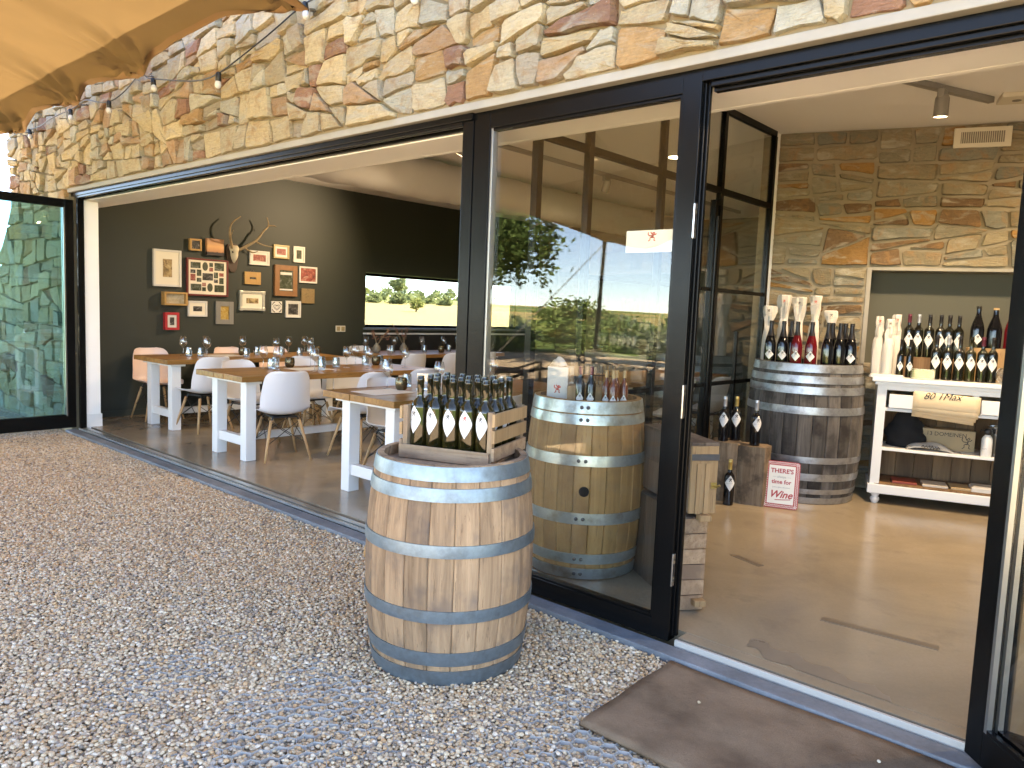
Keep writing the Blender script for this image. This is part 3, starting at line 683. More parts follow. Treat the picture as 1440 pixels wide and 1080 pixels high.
# ---- the stretch tent over the terrace
E = [(-10.59, 3.29), (-10.15, 3.262), (-9.76, 3.231), (-9.4, 3.30), (-8.99, 3.331), (-8.5, 3.325), (-8.13, 3.291), (-7.74, 3.38), (-7.24, 3.35), (-6.9, 3.335), (-6.65, 3.311), (-6.45, 3.382), (-5.77, 3.404), (-5.14, 3.422), (-4.6, 3.36), (-4.246, 3.308)]
ANCH = [(-9.76, 3.231), (-8.13, 3.291), (-6.65, 3.311), (-4.246, 3.308)]
def tent_edge(u):
    x = -10.59+u*(10.59-4.246)
    for (a, za), (b, zb) in zip(E, E[1:]):
        if a <= x <= b+1e-6: k = (x-a)/(b-a); k = k*k*(3-2*k)*.5+k*.5; return x, za+(zb-za)*k
    return E[-1]
def tent(u, v):
    x0, z0 = tent_edge(u)
    d0 = min(abs(x0-a[0]) for a in ANCH)
    y0 = 2.76-.10*min(1, d0/.8)
    x1 = -9.85+u*7.2; y1 = -8.2+.9*u+.35*math.cos(6*PI*u)*.5; z1 = 3.02+.08*math.cos(8*PI*u)
    x = x0+(x1-x0)*v; y = y0+(y1-y0)*v
    z = z0+(z1-z0)*v + math.sin(PI*v)**.8*(.30+.55*math.sin(PI*min(1, u*1.0)))
    x += .35*math.sin(PI*v)*(1-u)**3 + .25*math.sin(PI*v)*u**4
    for a in ANCH:
        dx_, dy_ = x-a[0], y-2.76; d = math.hypot(dx_, dy_)
        z += .035*math.sin(15*math.atan2(dy_, dx_)+a[0]*5)*math.exp(-((d-.28)/.22)**2) * (1 if d > .06 else 0)
    return x, y, z
tn = thing('stretch_tent', 'tan stretch fabric tent roped to the stone wall over the terrace', 'tent')
cv = [(v/56)**1.5 for v in range(57)]
g = MB(); o = 0
NU = 150
for i in range(NU+1):
    for v in cv: g.v.append(tent(i/NU, v))
n_ = len(cv)
for i in range(NU):
    for j in range(n_-1): g.f.append((i*n_+j, (i+1)*n_+j, (i+1)*n_+j+1, i*n_+j+1))
g.build('canopy', 'tent_cloth', tn, smooth=True)
hem = [Vector(tent(i/240, .0))+Vector((0, 0, -.006)) for i in range(241)]
g = MB(); g.grid(lambda a, b: Vector(tent(a, .0005+.0045*b))+Vector((0, 0, -.006)), 200, 2).build('hem', 'tent_hem', tn, smooth=True)
g = MB(); g.grid(lambda a, b: Vector(tent(1-.008*b, a))+Vector((0, 0, -.006)), 60, 1).build('hem', 'tent_hem', tn, smooth=True)
g = MB(); g.grid(lambda a, b: Vector(tent(.008*b, a))+Vector((0, 0, -.006)), 60, 1).build('hem', 'tent_hem', tn, smooth=True)
for x, z in ANCH:
    MB().bar((x+.01, 2.78, z+.005), (x-.14, 2.885, z+.055), .035, .006).build('strap', 'black_plastic', tn)
    MB().tube([(x-.13, 2.88, z+.055), (x-.20, 2.93, z+.06), (x-.26, 2.95, z+.045)], .007, 6).build('shackle', 'steel', tn)
for x in (-9.2, -8.65, -7.55, -7.1, -6.15, -5.55, -4.85):
    u = (x+10.59)/6.344; p = Vector(tent(u, .01)); MB().bar(p+Vector((.0, .03, .0)), p+Vector((-.06, .12, .05)), .04, .006).build('clip', 'black_plastic', tn)
def pole(base, top, r, name='tent_pole'):
    MB().cyl(base, top, r, r*.9, 12).build('pole', 'black_metal', tn); MB().lathe([(.16, 0), (.16, .012), (r, .02)], 16, (base[0], base[1], -.012), True, True).build('pole_base', 'steel', tn)
ptop = Vector(tent(0.0, 1.0))
pole((-10.35, -8.5, -.01), (ptop.x, ptop.y, ptop.z+.03), .05)
for q in ((-11.8, -6.0), (-11.4, -10.2)): MB().tube([ptop+Vector((0, 0, -.02)), (q[0], q[1], -.02)], .012, 5).build('guy_rope', 'rope', tn)
pt2 = Vector(tent(1.0, 1.0)); pole((pt2.x+.3, pt2.y-.4, -.01), pt2+Vector((0, 0, .03)), .05)
pt3 = Vector(tent(.5, 1.0)); pole((pt3.x, pt3.y-.4, -.01), pt3+Vector((0, 0, .03)), .045)
# ================================================================== OBJECTS
# ---- festoon lights along the wall
fs = thing('string_lights', 'black cable of unlit white bulbs strung along the stone wall', 'string lights')
LP = [(-1.9, 3.62), (-3.373, 3.275), (-4.42, 3.41), (-5.522, 3.16), (-6.62, 3.30), (-6.95, 3.40), (-7.592, 3.265), (-8.2, 3.37), (-8.631, 3.345), (-9.3, 3.30), (-9.9, 3.305), (-10.6, 3.28), (-12.4, 3.2)]
def crom(ps, n):
    out = []
    for i in range(len(ps)-1):
        p0, p1, p2, p3 = (np.array(ps[max(0, min(len(ps)-1, i+k))]) for k in (-1, 0, 1, 2))
        for j in range(n):
            t_ = j/n; out.append(tuple(.5*((2*p1)+(-p0+p2)*t_+(2*p0-5*p1+4*p2-p3)*t_**2+(-p0+3*p1-3*p2+p3)*t_**3)))
    out.append(tuple(ps[-1])); return out
MB().tube([(x, 2.845+.02*math.sin(5*x), z) for x, z in crom(LP, 7)], .0055, 6).build('cable', 'black_plastic', fs, smooth=True)
for i, (x, z) in enumerate(LP):
    if i in (0, 5, 7, 9, 11, 12): continue
    s_ = MB().lathe([(.012, .01), (.020, 0), (.021, -.05), (.018, -.055)], 12, (0, 0, 0), True, True).build('socket', 'black_plastic', fs, smooth=R(40), loc=(x, 2.843+.02*math.sin(5*x), z-.002))
    MB().lathe([(.016, -.05), (.022, -.066), (.0245, -.08), (.020, -.097), (.010, -.106), (.001, -.108)], 14, (0, 0, 0)).build('bulb', 'bulb_white', s_, smooth=True)
    s_.rotation_euler = (0, rng.uniform(-.3, .3), 0)

# ---- barrels
def barrel(name, label, loc, H, rh, rb, wood_m, hoop_m, hoops, ns=24, rz=0.0, bung=None, rivet_a=None, order=0):
    t_ = thing(name, label, 'barrel', loc, rz)
    def rad(z): k = 2*z/H-1; return rh+(rb-rh)*(1-abs(k)**2.1)
    NZ = 14; th = .026; g = MB(); da = PI/ns*.982
    for i in range(NZ+1):
        z = H*i/NZ; r = rad(z); 
        for a in (-da, -da*.9, 0, da*.9, da):
            rr_ = r-(.0042 if abs(a) == da else 0); g.v.append((rr_*math.cos(a), rr_*math.sin(a), z))
        for a in (da, -da): g.v.append(((r-th)*math.cos(a), (r-th)*math.sin(a), z))
    for i in range(NZ):
        o_ = i*7
        for k in range(7): g.f.append((o_+k, o_+(k+1) % 7, o_+7+(k+1) % 7, o_+7+k))
    g.f.append(tuple(reversed(range(7)))); g.f.append(tuple(NZ*7+k for k in range(7)))
    me = g.mesh('stave', wood_m, R(35)); rr_ = random.Random(len(label))
    for k in range(ns):
        o_ = obj('stave', me, t_, (0, 0, rr_.uniform(-.0015, .0015)), 2*PI*(k+.25)/ns)
    hd = MB().lathe([(.001, .0), (rad(H-.045)-.02, .0)], 32, (0, 0, H-.045), True).build('head', wood_m, t_); hd['label'] = 'flat barrel head set below the rim'
    MB().lathe([(.001, .0), (rh-.02, .0)], 32, (0, 0, .045), False).build('head', wood_m, t_)
    for z0, z1 in hoops:
        g = MB(); zm = (z0+z1)/2
        pr = [(rad(z0)-.003, z0), (rad(z0)+.0052, z0), (rad(zm)+.006, zm), (rad(z1)+.0052, z1), (rad(z1)-.003, z1)]
        hp = g.lathe(pr, 64, noise=lambda i, j: .0008*math.sin(j*.6)).build('hoop', hoop_m, t_, smooth=R(40))
        if rivet_a is not None:
            for da_ in (0, .11):
                a = R(rivet_a)+da_; q = rad(zm)+.0035; MB().lathe([(.011, 0), (.010, .004), (.004, .007), (.0005, .0075)], 10).build('rivet', 'iron_strap', hp, smooth=True).matrix_local = Matrix.Translation((q*math.cos(a), q*math.sin(a), zm)) @ Matrix.Rotation(a, 4, 'Z') @ Matrix.Rotation(PI/2, 4, 'Y')
    if bung:
        a, z, m_ = R(bung[0]), bung[1], bung[2]; q = rad(z)-.012
        b_ = MB().lathe([(.0005, 0), (.030, 0), (.030, .021), (.026, .024), (.0005, .0245)] if m_ != 'hole' else [(.0005, .0), (.028, 0), (.028, .0135), (.0005, .0136)], 18).build('bung', 'barrel_fresh' if m_ != 'hole' else 'cloth_black', t_)
        b_.matrix_local = Matrix.Translation((q*math.cos(a), q*math.sin(a), z)) @ Matrix.Rotation(a, 4, 'Z') @ Matrix.Rotation(PI/2, 4, 'Y')
    return t_
barrel('wine_barrel', 'weathered pale oak barrel with blue grey hoops standing on the gravel', (-2.311, 2.246, -.004), .892, .319, .362, 'barrel_oak', 'hoop_blue',
       ((.832, .889), (.754, .806), (.537, .586), (.273, .323), (.090, .147), (.004, .066)), 22, R(12), (218-12+0, .43, 'wood'))
barrel('wine_barrel', 'honey coloured oak barrel with riveted hoops behind the fixed glass panel', (-2.535, 3.53, ZF), .985, .303, .343, 'barrel_fresh', 'hoop_bright',
       ((.918, .982), (.858, .910), (.636, .694), (.318, .380), (.093, .150), (.006, .066)), 24, 0, (-54, .50, 'hole'), -60)
barrel('wine_barrel', 'large dark grey barrel with many steel hoops against the rear stone wall', (-2.366, 6.425, ZF), 1.125, .418, .462, 'barrel_grey', 'hoop_steel',
       ((1.058, 1.121), (.972, 1.03), (.885, .945), (.725, .785), (.335, .385), (.192, .25), (.084, .123), (.004, .054)), 26, .2)

# ---- bottles
def profile(kind, h, r):
    if kind == 'bordeaux':
        q = [(0, .01), (.82, .002), (1, .012), (1, .60), (.98, .625), (.88, .66), (.62, .695), (.42, .72), (.385, .75), (.375, .93), (.40, .935), (.40, .965), (.37, .97), (.36, 1)]
    elif kind == 'slim': q = [(0, .01), (.82, .002), (1, .012), (1, .55), (.9, .60), (.6, .67), (.42, .72), (.40, .96), (.44, .965), (.44, 1)]
    else: q = [(0, .01), (.82, .002), (1, .012), (1, .42), (.97, .48), (.82, .58), (.58, .69), (.40, .78), (.345, .84), (.335, .935), (.38, .94), (.38, .965), (.345, .97), (.36, 1)]
    return [(max(a*r, .0004), b*h) for a, b in q]
LION = [[(-.10, .46), (-.02, .30), (.10, .18), (.06, .02)], [(.02, .30), (.16, .42), (.22, .36), (.12, .26)], [(.08, .20), (.26, .22), (.34, .30)], [(.0, .12), (-.2, .14), (-.3, .26), (-.26, .42)], [(.04, .06), (.2, -.06), (.16, -.24), (.28, -.28)], [(.02, .04), (-.14, -.06), (-.12, -.2), (-.26, -.3)], [(-.06, .14), (.12, .12), (.06, -.02), (-.08, .0)]]
def ribbon(path, w, fn, g):
    """strip of width w along a 2-D path, mapped to a surface by fn(u, v)"""
    P = [Vector((*p, 0)) for p in path]; o_ = len(g.v)
    for i, p in enumerate(P):
        d = (P[min(i+1, len(P)-1)]-P[max(i-1, 0)]).normalized(); n = Vector((-d.y, d.x, 0))*w/2
        g.v.append(tuple(fn(p.x+n.x, p.y+n.y))); g.v.append(tuple(fn(p.x-n.x, p.y-n.y)))
    for i in range(len(P)-1): g.f.append((o_+2*i, o_+2*i+1, o_+2*i+3, o_+2*i+2))
def scrawl(x0, x1, y0, y1, n, amp, seed=1):
    rr_ = random.Random(seed); return [(x0+(x1-x0)*i/n, y0+(y1-y0)*i/n+amp*(1 if i % 2 else -1)*rr_.uniform(.4, 1.2)) for i in range(n+1)]
def label_parts(parent, r, zc, w, h, lion_m, ang=-90, shape='leaf', paper='label_paper'):
    a0 = R(ang)
    def on(e): return lambda u, v: ((r+e)*math.cos(a0+u/r), (r+e)*math.sin(a0+u/r), zc+v)
    g = MB(); N_ = 10; rows = 14
    def hw(k):    # half width at height k in -1..1 (leaf: bulging diamond)
        return (w/2)*((1-abs(k)) if shape == 'diamond' else min(1.0, (1-abs(k)**1.5)*.99+.01 if k > 0 else (1-abs(k)**1.35)))
    for i in range(rows+1):
        k = -1+2*i/rows; q = max(hw(k), .0004)
        for j in range(N_+1): g.v.append(on(.0006)(-q+2*q*j/N_, k*h/2))
    for i in range(rows):
        for j in range(N_): o_ = i*(N_+1)+j; g.f.append((o_, o_+1, o_+N_+2, o_+N_+1))
    lb = g.build('label', paper, parent, smooth=True)
    g = MB(); s_ = w*.42
    for st in LION: ribbon([(p[0]*s_, p[1]*s_+h*.19) for p in st], w*.045, on(.0011), g)
    g.build('lion_emblem', lion_m, lb)
    g = MB(); ribbon(scrawl(-w*.34, w*.30, -h*.045, h*.035, 16, h*.022), w*.016, on(.0011), g); ribbon([(-w*.36, -h*.09), (-w*.30, h*.03), (-w*.22, -h*.04)], w*.02, on(.0011), g)
    for q in (-.15, -.2): ribbon([(-w*.2, h*q), (w*.2, h*q)], w*.01, on(.0011), g)
    g.build('script_lettering', 'ink_grey', lb); return lb
def bottle(label, kind='bordeaux', h=.335, r=.0385, glass='bottle_dark', foil='foil_black', lab=('leaf', .062, .118, .145), lion='ink_black', ang=-90, group=None, loc=(0, 0, 0), foil_h=.80, name='wine_bottle'):
    t_ = thing(name, label, 'bottle', loc, 0, group); pr = profile(kind, h, r)
    MB().lathe(pr, 20).build('glass_body', glass, t_, smooth=R(50))
    fp = [(max(a, .0005)+.0007, b) for a, b in pr if b >= foil_h*h]; top = fp[-1]
    zs = foil_h*h; rs_ = np.interp(zs, [b for a, b in pr], [a for a, b in pr])+.0008
    MB().lathe([(rs_-.001, zs)]+[(rs_, zs)]+fp+[(.0005, top[1]+.001)], 16).build('capsule', foil, t_, smooth=R(40))
    if lab: label_parts(t_, r, h*lab[3]/.335*1.0, lab[1], lab[2], lion, ang, lab[0])
    return t_
CR = R(19.9); cd = Vector((math.cos(CR), math.sin(CR), 0)); cn = Vector((-math.sin(CR), math.cos(CR), 0)); CB = Vector((-2.316, 2.206, .850))   # crate front centre
# crate: posts, slats, bottom boards
ct = thing('wine_crate', 'slatted wooden crate of wine bottles set into the top of the weathered barrel', 'crate', CB, CR)
CW, CD_, = .40, .34
def cbox(x0, x1, y0, y1, z0, z1, name, mat='crate_wood', bev=.002): return MB().bb(x0, x1, y0, y1, z0, z1).build(name, mat, ct, bev=bev)
cbox(-.222, .205, -.012, .0, -.003, .055, 'front_board')
for x in (-.212, .190):
    for y in (0.002, CD_): cbox(x, x+.022, y, y+.030, .0, .225, 'corner_post', 'crate_wood_v')
for x0 in (-.226, .213):
    for z in (.02, .095, .165): cbox(x0, x0+.013, -.004, CD_+.03, z, z+.055, 'side_slat', 'crate_light' if z > .09 else 'crate_wood')
for z in (.02, .095, .165): cbox(-.21, .21, CD_+.031, CD_+.043, z, z+.055, 'back_slat')
for k in range(4): cbox(-.205, .205, .004+k*.088, .086+k*.088, -.004, .006, 'bottom_board')
b_olive = bottle('dark olive wine bottle with white leaf shaped label standing in the wooden crate', glass='bottle_olive', foil='bottle_olive', lab=('leaf', .066, .122, .150), group='bottles in the wooden crate', ang=-90, h=.345)
b_red = bottle('dark olive bottle with a red lion on its label in the slatted crate', glass='bottle_olive', foil='bottle_olive', lab=('leaf', .066, .122, .150), lion='ink_red', ang=-90, h=.345)
k = 0
for j in range(4):
    for i in range(5):
        if j == 0 and i == 3: o_ = b_red
        else: o_ = b_olive if k == 0 else copy_tree(b_olive); k += 1
        x = -.158+i*.079+(.005 if j % 2 else 0)+rng.uniform(-.002, .002); y = .052+j*.081
        o_['group'] = 'bottles in the wooden crate, row %d' % (j+1)
        if o_ is not b_red: o_['label'] = 'dark bottle with white leaf shaped label in the '+('front row', 'second row', 'third row', 'rear row')[j]+' of the slatted crate'
        if j == 0 and o_ is not b_red: o_['label'] = ('front row crate bottle beside the post at the dining table end', 'second front row crate bottle from the dining table end', 'front row crate bottle next to the red lion one, table side', '', 'front row crate bottle between the red lion one and the slatted end')[i]
        p = CB+cd*x+cn*y; o_.location = (p.x, p.y, .858+(.006 if j in (0,) else 0)*0); o_.rotation_euler = (rng.uniform(-.012, .012), rng.uniform(-.012, .012), CR+rng.uniform(-.25, .12) if j == 0 else rng.uniform(-.8, .8)+CR)

# ---- dining tables and chairs
def table(label, x0, y0, y1, wd_=.86):
    t_ = thing('dining_table', label, 'table', (x0, y0, ZF), 0, 'long oak dining tables'); L_ = y1-y0; pw = wd_/5; rr_ = random.Random(int(x0*31+y0*7))
    for i in range(5):
        dy = rr_.uniform(-.006, .006); MB().bb(0, pw-.0025, 0, L_, 0, .050).build('plank', 'oak_plank', t_, bev=.003, loc=(i*pw, dy, .732))
    for y in (.10, L_-.20):
        MB().bb(.07, wd_-.07, y-.03, y+.13, .705, .731).build('cap_rail', 'white_paint', t_, bev=.004)
        for x in (.115, wd_-.215): MB().bb(x, x+.10, y, y+.10, 0, .706).build('leg', 'white_paint', t_, bev=.005)
        MB().bb(.215, wd_-.215, y+.02, y+.08, .13, .215).build('foot_rail', 'white_paint', t_, bev=.004)
    MB().bb(wd_/2-.03, wd_/2+.03, .18, L_-.18, .135, .205).build('stretcher', 'white_paint', t_, bev=.004); return t_
table('oak plank table on white legs along the green wall under the pictures', -8.92, 3.57, 5.85)
table('oak plank table on white legs in the middle of the front row', -6.975, 3.36, 5.65)
table('oak plank table on white legs behind the crate of bottles', -4.965, 3.40, 5.6)
table('oak plank table on white legs by the picture window', -8.92, 6.45, 8.9)
table('oak plank table on white legs seen through the glazed partition', -4.965, 6.35, 8.6)

def shell_fn(u, v):
    # u: 0 front lip .. 1 top of back, v: -1..1 across
    cs = [(.225, .425, .205), (.20, .438, .222), (.08, .420, .236), (-.08, .415, .238), (-.165, .445, .235), (-.205, .53, .230), (-.235, .64, .222), (-.262, .75, .205), (-.278, .81, .165), (-.281, .828, .10)]
    k = u*(len(cs)-1); i = min(int(k), len(cs)-2); f = k-i
    p0, p1, p2, p3 = (np.array(cs[max(0, min(len(cs)-1, i+q))]) for q in (-1, 0, 1, 2))
    c = .5*((2*p1)+(-p0+p2)*f+(2*p0-5*p1+4*p2-p3)*f*f+(-p0+3*p1-3*p2+p3)*f**3)
    w = c[2]*v; e = abs(v)**2.4; b = min(1, max(0, (u-.28)/.35)); b = b*b*(3-2*b); fade = 1-max(0, (u-.8)/.2)*.7
    lift = .055*math.sin(PI*min(1, max(0, u*1.55)))*(1-b*.6)+.02*b
    return (c[0]+e*(.085*b*fade), w, c[1]+e*lift*(1-.8*max(0, (u-.75)/.25)))
def chair(label, shell_m):
    t_ = thing('shell_chair', label, 'chair', group='moulded shell chairs around the dining tables'); g = MB(); NU_, NV_ = 26, 16
    P = [[Vector(shell_fn(i/NU_, -1+2*j/NV_)) for j in range(NV_+1)] for i in range(NU_+1)]
    Nn = [[((P[min(i+1, NU_)][j]-P[max(i-1, 0)][j]).cross(P[i][min(j+1, NV_)]-P[i][max(j-1, 0)])).normalized()*-.0065 for j in range(NV_+1)] for i in range(NU_+1)]
    for i in range(NU_+1):
        for j in range(NV_+1): g.v.append(tuple(P[i][j]))
    o_ = len(g.v)
    for i in range(NU_+1):
        for j in range(NV_+1): g.v.append(tuple(P[i][j]+Nn[i][j]))
    W_ = NV_+1
    for i in range(NU_):
        for j in range(NV_):
            q = (i*W_+j, i*W_+j+1, (i+1)*W_+j+1, (i+1)*W_+j); g.f.append(q); g.f.append(tuple(o_+x for x in reversed(q)))
    bd = [j for j in range(W_)]+[i*W_+NV_ for i in range(1, NU_+1)]+[NU_*W_+j for j in range(NV_-1, -1, -1)]+[i*W_ for i in range(NU_-1, 0, -1)]
    for a, b in zip(bd, bd[1:]+bd[:1]): g.f.append((a, o_+a, o_+b, b))
    g.build('seat_shell', shell_m, t_, smooth=R(50))
    tops = [(.125, .13), (.125, -.13), (-.13, .13), (-.13, -.13)]; feet = [(.205, .225), (.205, -.225), (-.225, .215), (-.225, -.215)]
    for (a, b), (c, d) in zip(tops, feet):
        MB().tube([(c, d, 0), ((a+c)/2, (b+d)/2, .185), (a, b, .372)], [.0095, .0135, .0155], 10).build('leg', 'leg_wood', t_, smooth=True)
        MB().tube([(a*.98, b*.98, .365), (a*.95, b*.8, .408)], .007, 6).build('mount', 'wire_black', t_)
    def at(i, k): return Vector((feet[i][0]+(tops[i][0]-feet[i][0])*k, feet[i][1]+(tops[i][1]-feet[i][1])*k, .372*k))
    for i, j in ((0, 1), (1, 3), (3, 2), (2, 0)):
        for a, b in ((.42, .98), (.98, .42)): MB().tube([at(i, a), at(j, b)], .0035, 5).build('brace_wire', 'wire_black', t_)
    MB().box((0, 0, .398), (.26, .22, .012)).build('under_frame', 'wire_black', t_); return t_
cw = chair('white shell chair on wooden dowel legs', 'shell_plastic'); cp = chair('pale pink shell chair on wooden dowel legs against the green wall', 'pink_plastic')
cp.location = (-9.12, 3.92, ZF); cp['group'] = 'pink shell chairs along the green wall'
cp['label'] = 'pale pink shell chair at the doorway end of the table under the pictures'
for y, lb in ((4.92, 'pale pink shell chair halfway along the green wall side of its table'), (5.55, 'pale pink shell chair at the inner end of the table under the pictures')): dup(cp, (-9.12, y, ZF), rng.uniform(-.08, .08), lb)
seat_w = [(-8.02, 3.95, PI+.12, 'white shell chair facing the table under the pictures, first from the doorway track'), (-7.92, 5.02, PI, 'white shell chair facing the table under the pictures, farther along its side'),
    (-7.10, 3.98, .15, 'white shell chair tucked into the middle table from the picture wall side'), (-7.14, 4.72, 0, 'white shell chair farther along the picture wall side of the middle table'), (-7.14, 5.35, -.1, 'white shell chair at the inner end of the middle table, picture wall side'),
    (-6.22, 3.80, PI-.22, 'white shell chair half tucked under the middle table with its back to the barrel'), (-5.88, 4.46, PI+.15, 'white shell chair pulled out behind its neighbour at the middle table'), (-5.98, 5.2, PI, 'white shell chair at the inner end of the middle table, barrel side'),
    (-4.92, 4.12, .05, 'white shell chair seen between the white legs of the table behind the crate'), (-5.08, 4.85, 0, 'white shell chair at the inner part of the table behind the crate'),
    (-3.92, 4.15, PI, 'white shell chair seen through the fixed glass panel beside the honey barrel'), (-3.9, 4.95, PI, 'white shell chair deeper behind the fixed glass panel'),
    (-7.92, 6.75, PI, 'white shell chair at the window table, first along its inner side'), (-7.92, 7.45, PI+.1, 'white shell chair at the middle of the window table'), (-7.92, 8.15, PI-.1, 'white shell chair at the end of the window table'),
    (-9.1, 7.0, 0, 'white shell chair between the window table and the window'), (-3.95, 6.9, PI, 'white shell chair seen through the partition near the tall handle'), (-3.95, 7.7, PI, 'white shell chair farthest behind the partition'), (-5.1, 7.0, 0, 'white shell chair on the far side of the partition table')]
for i, (x, y, rz, lb) in enumerate(seat_w):
    o_ = cw if i == 0 else copy_tree(cw); o_.location = (x, y, ZF); o_.rotation_euler = (0, 0, rz); o_['label'] = lb

# ---- table settings
ZT = ZF+.782
wg = thing('wine_glass', 'clear stemmed wine glass', 'wine glass')
MB().lathe([(.0005, .001), (.034, .001), (.034, .003), (.010, .006), (.0045, .012), (.0038, .05), (.0040, .085), (.010, .095)], 18).build('stem', 'wine_glass', wg, smooth=True)
MB().lathe([(.008, .094), (.024, .104), (.036, .120), (.041, .142), (.040, .165), (.035, .188), (.030, .205)], 20).build('bowl', 'wine_glass', wg, smooth=True)
tb = tag(MB().lathe([(.0005, .004), (.036, .003), (.037, .012), (.036, .05), (.031, .095), (.030, .096), (.034, .05), (.034, .012), (.0005, .011)], 18).build('water_tumbler', 'tumbler_glass', smooth=R(50)), 'pale tapered water tumbler', 'tumbler')
cdl = tag(MB().lathe([(.0005, .0), (.030, .0), (.042, .015), (.047, .045), (.044, .075), (.038, .092), (.036, .092), (.042, .07), (.044, .045), (.0005, .012)], 20).build('candle_holder', 'bronze_glass', smooth=R(50)), 'bronze glass tealight holder', 'candle holder')
T1n, T2n, T3n, T4n = 'the table under the pictures', 'the middle table', 'the table behind the crate', 'the window table'
def place(o_, first, lst, lab, grp):
    for i, (x, y, tn_) in enumerate(lst):
        c = o_ if (first and i == 0) else copy_tree(o_); c.location = (x, y, ZT); c['label'] = lab+tn_; c['group'] = grp+tn_; c.scale = (1.08, 1.08, 1.1)
        c.rotation_euler = (0, 0, rng.uniform(0, 6))
place(wg, True, [(-8.68, 4.03, T1n), (-8.70, 4.31, T1n), (-8.70, 4.78, T1n), (-8.66, 5.4, T1n), (-8.70, 5.66, T1n), (-6.84, 3.98, T2n), (-6.62, 4.01, T2n), (-6.80, 4.50, T2n), (-6.60, 4.81, T2n), (-6.84, 5.10, T2n), (-6.8, 5.55, T2n),
    (-4.80, 3.90, T3n), (-4.62, 4.30, T3n), (-4.5, 4.75, T3n), (-4.75, 5.1, T3n), (-8.35, 4.15, T1n), (-8.3, 5.0, T1n), (-8.32, 5.5, T1n), (-6.35, 4.25, T2n), (-6.4, 4.95, T2n), (-6.35, 5.4, T2n), (-8.62, 6.6, T4n), (-8.62, 7.12, T4n), (-8.62, 7.65, T4n), (-8.60, 8.08, T4n), (-8.62, 8.4, T4n)], 'clear stemmed wine glass standing on ', 'wine glasses on ')
place(tb, True, [(-8.52, 4.02, T1n), (-8.46, 4.13, T1n), (-8.5, 4.86, T1n), (-8.5, 5.2, T1n), (-8.5, 5.63, T1n), (-6.88, 4.14, T2n), (-6.72, 4.0, T2n), (-6.84, 4.66, T2n), (-6.66, 4.72, T2n), (-6.82, 5.22, T2n), (-6.85, 5.45, T2n),
    (-4.86, 4.16, T3n), (-4.45, 4.36, T3n), (-4.4, 4.85, T3n), (-8.28, 4.6, T1n), (-8.25, 5.3, T1n), (-6.45, 4.4, T2n), (-6.3, 5.1, T2n), (-8.5, 6.42+.1, T4n), (-8.5, 6.98, T4n), (-8.5, 7.6, T4n), (-8.5, 8.1, T4n)], 'pale tapered water tumbler standing on ', 'water tumblers on ')
place(cdl, True, [(-8.55, 4.7, T1n), (-8.55, 5.76, T1n), (-6.84, 4.28, T2n), (-6.78, 5.34, T2n), (-4.66, 3.93, T3n), (-8.4, 7.85, T4n)], 'bronze glass tealight holder standing on ', 'tealight holders on ')
for i, (x, y, lb) in enumerate(((-8.5, 6.70, 'clay vase with a spreading bunch of dried flowers on the window table'), (-8.5, 7.19, 'clay vase with a narrow upright bunch of dried flowers on the window table'))):
    t_ = thing('flower_vase', lb, 'vase', (x, y, ZT)); rr_ = random.Random(i+3)
    MB().lathe([(.0005, .0), (.035, .0), (.055, .03), (.060, .06), (.045, .10), (.022, .125), (.02, .14), (.015, .14), (.016, .12), (.0005, .1)], 18).build('vase_body', 'clay', t_, smooth=R(50))
    for k in range(11 if i == 0 else 7):
        sp = .16 if i == 0 else .08; a, b = rr_.gauss(0, sp), rr_.gauss(0, sp); h_ = rr_.uniform(.24, .40)
        st = MB().tube([(a*.05, b*.05, .11), (a*.4, b*.4, .22), (a, b, h_)], .0022, 4).build('stem', 'dried_stem', t_); g = MB()
        for q in range(9):
            f_ = .55+.45*q/8; px, py, pz = a*f_+rr_.gauss(0, .012), b*f_+rr_.gauss(0, .012), .11+(h_-.11)*f_+rr_.gauss(0, .006)
            d = Vector((rr_.gauss(0, 1), rr_.gauss(0, 1), rr_.gauss(.8, .6))).normalized()*.028; e = d.cross(Vector((rr_.gauss(0, 1), rr_.gauss(0, 1), .3))).normalized()*.008; p = Vector((px, py, pz))
            g.add([p, p+d*.5+e, p+d, p+d*.5-e], [(0, 1, 2, 3)])
        g.build('dried_petals', 'dried_flower', st)
t_ = thing('menu_holder', 'clear upright menu holder on the table behind the crate', 'menu holder', (-4.6, 4.12, ZT), .6)
MB().bb(-.06, .06, -.003, .003, .0, .13).build('sheet', 'tumbler_glass', t_); MB().bb(-.06, .06, -.03, .03, .0, .004).build('foot', 'tumbler_glass', t_)
for x, y, lb in ((-8.55, 4.45, 'white paper place mats on the table under the pictures'), (-4.62, 3.72, 'pale paper place mat on the table behind the crate'), (-6.60, 4.35, 'pale paper place mat on the middle table')):
    tag(MB().bb(x-.15, x+.15, y-.2, y+.2, ZT+.0006, ZT+.0022).build('place_mat', 'label_paper'), lb.replace('mats', 'mat'), 'place mat')

